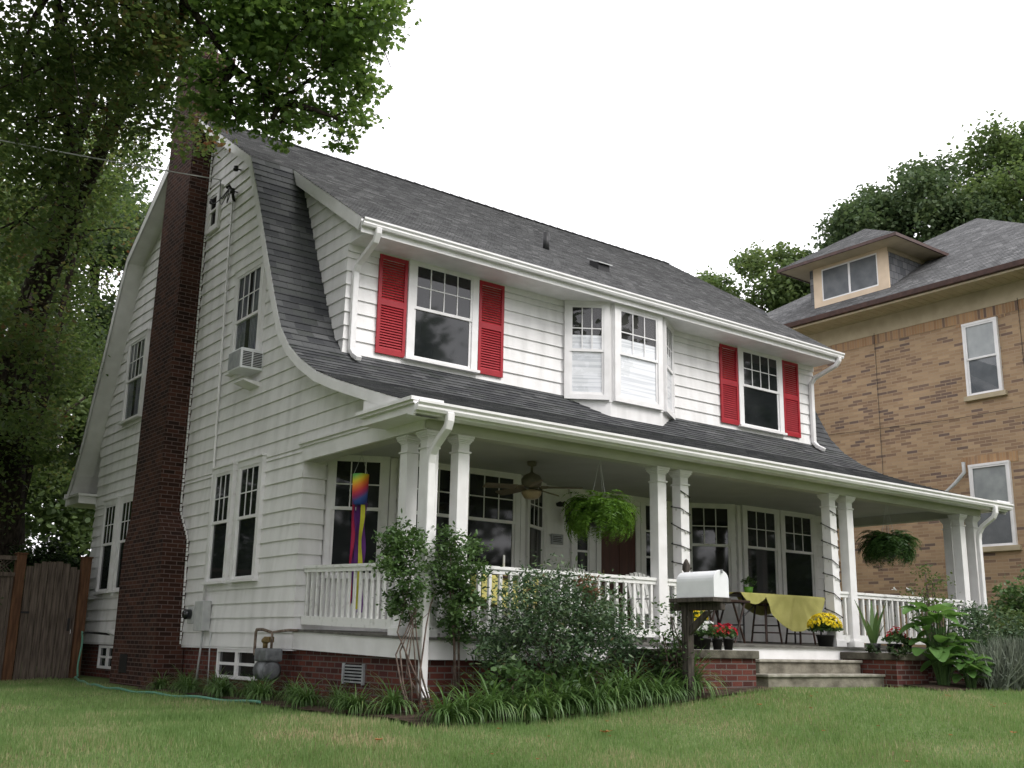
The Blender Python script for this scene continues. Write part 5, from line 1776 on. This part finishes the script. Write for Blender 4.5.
# white rose beside the mailbox post
shrub('white_rose', 'thin white-flowered rose bush beside the mailbox post', (3.2, -4.2, -.75),
      [(3.05, -4.2, .30, .2), (3.3, -4.22, .48, .16), (2.9, -4.2, .05, .22), (3.35, -4.2, .1, .22), (3.1, -4.2, -.2, .24)], 'rose', (.05, .03), 'oval', 2600, stems=8, tight=.35, flowers=[('flowers', 'fl_white', 9, .045, .45)])
# low broad-leaved plants under the shrub
for i, (x, lab) in enumerate([(.62, 'low light green broad-leaved plant nearest the corner downspout'), (1.12, 'low yellow-green broad-leaved plant under the left of the big shrub'), (1.75, 'low broad-leaved plant under the middle of the big shrub')]):
    shrub('broad_leaved_plant', lab, (x, -4.0, -.85), [(x-.1, -4.0, -.50, .20), (x+.15, -4.02, -.42, .18), (x, -3.98, -.62, .22)], 'rose', (.085, .055), 'oval', 2300, 'low plants at the porch foot', stems=4, cat='plant')
shrub('ivy_mat', 'dark ivy trailing over the left end of the brick cheek wall', (2.9, -4.0, -.7), [(2.95, -4.12, -.22, .18), (3.15, -4.15, -.36, .2), (2.8, -4.1, -.45, .22), (3.3, -4.18, -.18, .12)], 'hedge', (.07, .06), 'oval', 3500, stems=3, cat='ivy')
shrub('ivy_mat', 'dark ivy creeping over the cap stone at the left of the right cheek wall', (8.1, -4.1, -.15), [(8.05, -4.12, -.10, .10), (8.25, -4.14, -.09, .09), (8.02, -3.7, -.08, .09)], 'hedge', (.05, .045), 'oval', 9000, stems=2, cat='ivy')

# strap-leaved clumps (daylilies): three variants, copied
def lily(seed, x=0, y=0, z=0, h=.42, n=85, label='', mat='lily'):
    rs = np.random.default_rng(seed)
    t = thing('daylily_clump', label, 'plant', (x, y, z), 'daylily clumps along the foundation')
    seg = 6
    V = []
    for i in range(n):
        a = rs.random()*2*math.pi
        L = h*(.8+.75*rs.random())
        lean = .45+1.15*rs.random()
        w0 = .009+.006*rs.random()
        bx, by = rs.normal()*.05, rs.normal()*.05
        px, pz = 0.0, 0.0
        ang = R(88)-lean*.25
        prev = None
        side = np.array((-math.sin(a), math.cos(a), 0))
        for s in range(seg+1):
            wv = w0*(1-(s/seg)**2*.9)
            c = np.array((x+bx+math.cos(a)*px, y+by+math.sin(a)*px, z+pz))
            cur = (c-side*wv, c+side*wv)
            if prev is not None:
                V.append((prev[0], prev[1], cur[1], cur[0]))
            prev = cur
            px += math.cos(ang)*L/seg
            pz += math.sin(ang)*L/seg
            ang -= lean*.42
    V = np.array(V)
    return t, V
# joined strips keep one colour per leaf, so weld them
def lily_obj(seed, x, y, label, **k):
    t, V = lily(seed, 0, 0, 0, label=label, **k)
    nb_ = V.shape[0]//6
    vs, fs = [], []
    for b in range(nb_):
        S = V[b*6:(b+1)*6]
        i0 = len(vs)
        vs += [S[0][0], S[0][1]]
        for s in S: vs += [s[3], s[2]]
        for j in range(6):
            a = i0+2*j
            fs.append((a, a+1, a+3, a+2))
    mb = MB()
    mb.v = [tuple(v) for v in vs]
    mb.f = fs
    mb.build('leaves', k.get('mat', 'lily'), t, smooth=True)
    t.location = (x, y, gz(x, y)+.03)
    return t
protos = [lily_obj(100+i, 0, 0, 'x', h=hh2, n=nn2) for i, (hh2, nn2) in enumerate(((.46, 140), (.40, 125), (.52, 150)))]
SPOTS = [(-.46+.345*i, -4.31+.07*((i*7) % 3-1)) for i in range(12)]+[(.55+.6*i, -4.02) for i in range(5)]
SIDE = [(-.45-.11*((i*5) % 3), -3.3+.42*i) for i in range(17)]
words = ['tall', 'fuller', 'spreading', 'dense', 'upright', 'arching']
spots = [(x, y, 'front', i) for i, (x, y) in enumerate(SPOTS)]+[(x, y, 'side', i) for i, (x, y) in enumerate(SIDE)]
ordn = ['first', 'second', 'third', 'fourth', 'fifth', 'sixth', 'seventh', 'eighth', 'ninth', 'tenth', 'eleventh', 'twelfth', 'thirteenth', 'fourteenth', 'fifteenth', 'sixteenth', 'seventeenth']
for i, (x, y, where, k) in enumerate(spots):
    p = protos[i % 3]
    o = p if i < 3 else copy_tree(p)
    o.location = (x, y, gz(x, y)+.03)
    o.rotation_euler = (0, 0, i*1.7)
    sc_ = .85+.3*((i*37) % 10)/10
    if where == 'side': sc_ *= .72
    o.scale = (sc_, sc_, sc_)
    if where == 'front' and k < 12:
        o['label'] = f'{words[i % 6]} daylily clump, {ordn[k]} from the corner downspout in the front row'
    elif where == 'front':
        o['label'] = f'daylily clump, {ordn[k-12]} from the left in the row right under the porch shrub'
    else:
        o['label'] = f'{words[i % 6]} daylily clump, {ordn[k]} back from the porch corner along the gable bed'

# right-hand bed: big-leaved canna, spear leaves, shrubs, silvery lavender
def broadplant(name, label, base, n, h, L, wdt, mat, seed, spread=.5, group=None):
    rs = np.random.default_rng(seed)
    t = thing(name, label, 'plant', base, group)
    st = MB()
    lv = MB()
    for i in range(n):
        a = rs.random()*2*math.pi
        hh_ = h*(.35+.75*rs.random())
        r_ = spread*rs.random()
        b = Vector(base)
        e = b+Vector((math.cos(a)*r_, math.sin(a)*r_*.6, hh_))
        st.tube([b+Vector((math.cos(a)*.05, math.sin(a)*.05, -.05)), b.lerp(e, .6)+Vector((0, 0, .06)), e], [.012, .010, .006], 5)
        d = Vector((math.cos(a), math.sin(a)-.25, 1.1-1.2*rs.random())).normalized()
        s = d.cross(Vector((0, 0, 1))).normalized()
        nrm = s.cross(d).normalized()
        l, w_ = L*(.7+.5*rs.random()), wdt*(.7+.5*rs.random())
        rows = []
        for j in range(7):
            q = j/6
            ww = w_*math.sin(math.pi*min(.97, q*.86+.08))**.7*.5
            c = e+d*l*q-Vector((0, 0, 1))*l*.35*q*q
            rows.append([c-s*ww+nrm*ww*.35, c-s*ww*.5+nrm*ww*.06, c, c+s*ww*.5+nrm*ww*.06, c+s*ww+nrm*ww*.35])
        i0 = len(lv.v)
        for rw in rows: lv.v += [tuple(p) for p in rw]
        for j in range(6):
            for k in range(4):
                q0 = i0+j*5+k
                lv.f.append((q0, q0+1, q0+6, q0+5))
    st.build('stems', 'rose', t)
    lv.build('leaves', mat, t, smooth=True)
    return t
broadplant('big_leaved_plant', 'big-leaved fresh green plant beside the right cheek wall', (8.98, -4.28, -.66), 64, 1.12, .36, .27, 'broad', 5, .46)
broadplant('big_leaved_plant', 'lower big-leaved green plant spilling onto the lawn edge', (9.28, -4.58, -.68), 30, .50, .30, .17, 'broad', 6, .30)
t = thing('spear_leaved_plant', 'spear-leaved plant standing between the right pedestal pots and the railing', 'plant', (8.35, -3.5, -.12))
mb = MB()
for k in range(9):
    a = k*.7
    d = Vector((math.cos(a)*.25, math.sin(a)*.15, 1)).normalized()
    s = Vector((math.cos(a+1.57), math.sin(a+1.57), 0))
    L = .55+.2*math.sin(k*2.1)
    b = Vector((8.35+.04*math.cos(a), -3.5+.04*math.sin(a), .0))
    i0 = len(mb.v)
    for j in range(5):
        q = j/4
        c = b+d*L*q+Vector((math.cos(a), math.sin(a), 0))*.12*q*q
        ww = .04*(math.sin(math.pi*(q*.85+.12)))
        mb.v += [tuple(c-s*ww), tuple(c+s*ww)]
    for j in range(4):
        mb.f.append((i0+2*j, i0+2*j+1, i0+2*j+3, i0+2*j+2))
mb.build('leaves', 'rose', t, smooth=True)
MB().lathe((8.35, -3.5, -.118), [(.09, 0), (.12, .14), (.115, .14)], 14).build('pot', 'blackplastic', t, smooth=True)
shrub('twiggy_rose', 'sparse twiggy dark rose bush in front of the right railing', (9.9, -3.7, -.7), [(9.7, -3.6, .85, .25), (10.0, -3.6, 1.05, .25), (9.95, -3.65, .6, .3), (9.6, -3.65, .5, .25), (10.25, -3.6, .7, .25), (9.8, -3.6, 1.25, .15)], 'oak', (.05, .03), 'oval', 2600, stems=22, tight=.4, flowers=[('flowers', 'fl_white', 3, .05, .5)])
shrub('leafy_bush', 'dark green leafy bush in front of the right end of the porch', (10.9, -3.9, -.7), [(10.6, -3.9, .25, .42), (11.1, -3.9, .35, .42), (11.5, -3.9, .2, .42), (10.9, -4.0, -.1, .45), (11.6, -4.0, -.15, .42), (10.4, -3.9, -.0, .35)], 'nandina', (.08, .035), 'oval', 5200, stems=10)
shrub('leafy_bush', 'tall yellow-green bush between the porch end and the brick house', (13.6, -3.4, -.7), [(13.3, -3.3, .8, .5), (13.9, -3.4, 1.0, .55), (13.0, -3.4, .2, .5), (13.8, -3.5, .3, .6), (14.4, -3.4, .6, .6), (13.4, -3.6, -.2, .5), (14.3, -3.6, -.1, .5)], 'rose', (.10, .05), 'oval', 3800, stems=10)
shrub('leafy_bush', 'low green bush right of the porch corner columns', (12.2, -3.8, -.7), [(12.0, -3.8, .2, .38), (12.5, -3.8, .35, .4), (12.3, -3.9, -.15, .45), (12.8, -3.9, .0, .4)], 'bgleaf', (.08, .045), 'oval', 4200, stems=8)
for i, (x, y, lab) in enumerate([(10.3, -4.75, 'left silvery lavender mound at the lawn edge'), (11.3, -4.8, 'second silvery lavender mound from the left at the lawn edge'), (12.4, -4.75, 'third silvery lavender mound from the left at the lawn edge'), (13.6, -4.7, 'rightmost silvery lavender mound at the lawn edge')]):
    g = gz(x, y)
    t = thing('lavender_mound', lab, 'plant', (x, y, g), 'silvery lavender mounds')
    n = 900
    rs = np.random.default_rng(70+i)
    th = rs.random(n)*2*np.pi
    el = rs.random(n)**.6
    D = np.stack([np.cos(th)*(1-el*.75), np.sin(th)*(1-el*.75), .35+el], 1)
    D /= np.linalg.norm(D, axis=1)[:, None]
    P0 = np.array((x, y, g))+np.stack([rs.normal(size=n)*.30, rs.normal(size=n)*.18, np.zeros(n)], 1)
    L = leaf_polys(P0, .72, .022, 'strap', dirs=D*3)
    P1 = P0[rs.integers(0, n, 1800)]+D[rs.integers(0, n, 1800)]*(.1+.45*rs.random(1800))[:, None]
    L1 = leaf_polys(P1, .085, .016, 'strap')
    npmesh('foliage', np.concatenate([L, L1]), 5, 'silver', t)

# hanging ferns
def fern(name, label, c, r, mat, seed, hang):
    rs = np.random.default_rng(seed)
    t = thing(name, label, 'hanging fern', c, 'hanging ferns under the porch eave')
    MB().lathe((c[0], c[1], c[2]-.12), [(.10, 0), (.16, .06), (.18, .16), (.175, .16)], 18).build('basket', 'blackplastic', t, smooth=True)
    mb = MB()
    for k in range(3):
        a = 2.1*k+.5
        mb.tube([(c[0]+.17*math.cos(a), c[1]+.17*math.sin(a), c[2]+.04), (c[0], c[1], hang-.12)], .004, 4)
    mb.tube([(c[0], c[1], hang-.12), (c[0], c[1], hang)], .005, 5)
    mb.build('hanger', 'ltgrey', t)
    pos, dirs, ln = [], [], []
    for i in range(300):
        a = rs.random()*2*math.pi
        L = r*(.75+.5*rs.random())
        el = R(88)*rs.random()**1.1-R(22)
        p = np.array((c[0]+.08*math.cos(a), c[1]+.08*math.sin(a), c[2]+.06))
        seg = 24
        ang = el+R(22)
        rad = np.array((math.cos(a), math.sin(a), 0))
        side = np.array((-math.sin(a), math.cos(a), 0))
        for s in range(seg):
            d = rad*math.cos(ang)+np.array((0, 0, 1))*math.sin(ang)
            p = p+d*L/seg
            ang -= R(150)/seg*(.65+.7*s/seg)
            if s > 2:
                q = s/seg
                w_ = .085*math.sin(math.pi*(.12+.86*q))
                for sg in (-1, 1):
                    pos.append(p.copy())
                    dirs.append(side*sg+d*.35-np.array((0, 0, .25)))
                    ln.append(w_)
    pos, dirs, ln = np.array(pos), np.array(dirs), np.array(ln)
    L0 = leaf_polys(pos, 1.0, .26, 'diamond', dirs=dirs*4)
    L0 = pos[:, None, :]+(L0-pos[:, None, :])*ln[:, None, None]
    npmesh('fronds', L0, 4, mat, t)
fern('hanging_fern', 'large bright green hanging fern in front of the front door', (3.16, -2.74, 1.64), .56, 'fern', 3, 2.62)
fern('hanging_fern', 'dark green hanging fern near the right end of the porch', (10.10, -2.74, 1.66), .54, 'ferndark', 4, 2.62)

# potted flowers
def pot_of_flowers(label, x, y, z, r, h, pr, ph, fm, nf, fsize, seed, leafm='rose', group='flower pots'):
    rs = np.random.default_rng(seed)
    t = thing('flower_pot', label, 'flower pot', (x, y, z), group)
    MB().lathe((x, y, z+.002), [(pr*.78, 0), (pr, ph), (pr*1.06, ph), (pr*1.06, ph+.02), (pr*.95, ph+.02)], 18).build('pot', 'blackplastic', t, smooth=True)
    c = np.array((x, y, z+ph+h*.40))
    n = int(900*r*r/.04)
    u = rs.normal(size=(n, 3))
    u /= np.linalg.norm(u, axis=1)[:, None]
    u[:, 2] = np.abs(u[:, 2])*1.0-.25
    P = c+u*np.array((r, r, h*.6))*(.45+.5*rs.random(n))[:, None]
    L = leaf_polys(P, .05, .028, 'oval')
    npmesh('leaves', L, 6, leafm, t)
    u = rs.normal(size=(nf, 3))
    u /= np.linalg.norm(u, axis=1)[:, None]
    u[:, 2] = np.abs(u[:, 2])
    Pf = c+u*np.array((r, r, h*.62))*(.92+.12*rs.random(nf))[:, None]
    pos, dirs = [], []
    for p, q in zip(Pf, u):
        a = np.cross(q, (0, 0, 1.0))+1e-6
        a /= np.linalg.norm(a)
        b = np.cross(q, a)
        for k in range(8):
            th = k*math.pi/4
            pos.append(p)
            dirs.append(a*math.cos(th)+b*math.sin(th)+q*.25)
    L = leaf_polys(np.array(pos), fsize, fsize*.5, 'oval', dirs=np.array(dirs)*4)
    npmesh('blooms', L, 6, fm, t)
pot_of_flowers('round yellow chrysanthemum in a dark pot beside the column at the top of the steps', 7.84, -2.96, fz(-2.96), .27, .36, .14, .16, 'fl_yellow', 280, .028, 1)
zc = -.125
pot_of_flowers('yellow chrysanthemum pot, the tallest on the left cheek wall', 4.32, -3.45, zc, .15, .34, .09, .26, 'fl_yellow', 110, .026, 2)
pot_of_flowers('black pot of white flowers at the left on the left cheek wall', 4.05, -3.86, zc, .14, .26, .07, .13, 'fl_white', 22, .035, 3)
pot_of_flowers('black pot of red and green leaves in the middle of the left cheek wall', 4.28, -3.86, zc, .11, .22, .07, .13, 'fl_red', 22, .03, 4)
pot_of_flowers('black pot of red flowers at the right end of the left cheek wall', 4.50, -3.86, zc, .12, .22, .07, .13, 'fl_red', 26, .032, 5)
pot_of_flowers('black pot of red flowers at the left on the right cheek wall', 8.32, -3.85, -.12, .13, .2, .07, .12, 'fl_red', 6, .03, 6)
pot_of_flowers('black pot with a bright red bloom in the middle of the right cheek wall', 8.55, -3.80, -.12, .14, .28, .07, .12, 'fl_red', 22, .035, 7)
pot_of_flowers('small black pot of green leaves at the right on the right cheek wall', 8.76, -3.85, -.12, .11, .16, .06, .11, 'fl_red', 2, .02, 8)

# fallen leaves on the lawn
LF = [(.70, -5.55, .10, 'large curled brown leaf lying on the lawn below the porch shrub'), (-1.75, -5.2, .07, 'small brown leaf lying on the lawn left of the big curled one'), (4.3, -7.9, .05, 'brown leaf near the right edge of the lawn'), (3.4, -5.3, .045, 'little brown leaf on the lawn below the mailbox post')]
_rl = random.Random(4)
LF += [(_rl.uniform(-3.5, 8), _rl.uniform(-8.5, -4.8), _rl.uniform(.02, .035), 'scattered') for _ in range(30)]
for i, (x, y, s, lab) in enumerate(LF):
    z = gz(x, y)+.045
    mb = MB()
    t_ = LEAF['maple']
    c = (0.0, .45)
    mb.v = [(x, y, z)]+[(x+(p[0]*math.cos(i)-(p[1]-.45)*math.sin(i))*s*1.4, y+(p[0]*math.sin(i)+(p[1]-.45)*math.cos(i))*s*1.4, z+.35*s*(abs(p[0])+abs(p[1]-.45))+.006*math.sin(j*2.3)) for j, p in enumerate(t_)]
    k = len(t_)
    mb.f = [(0, 1+j, 1+(j+1) % k) for j in range(k)]
    tag(mb.build('fallen_leaf', 'fallen', base=(x, y, z)), lab if lab != 'scattered' else 'tiny brown leaf scattered on the lawn, smaller than the named ones', 'leaf', 'fallen leaves on the lawn' if lab != 'scattered' else 'tiny scattered leaves')
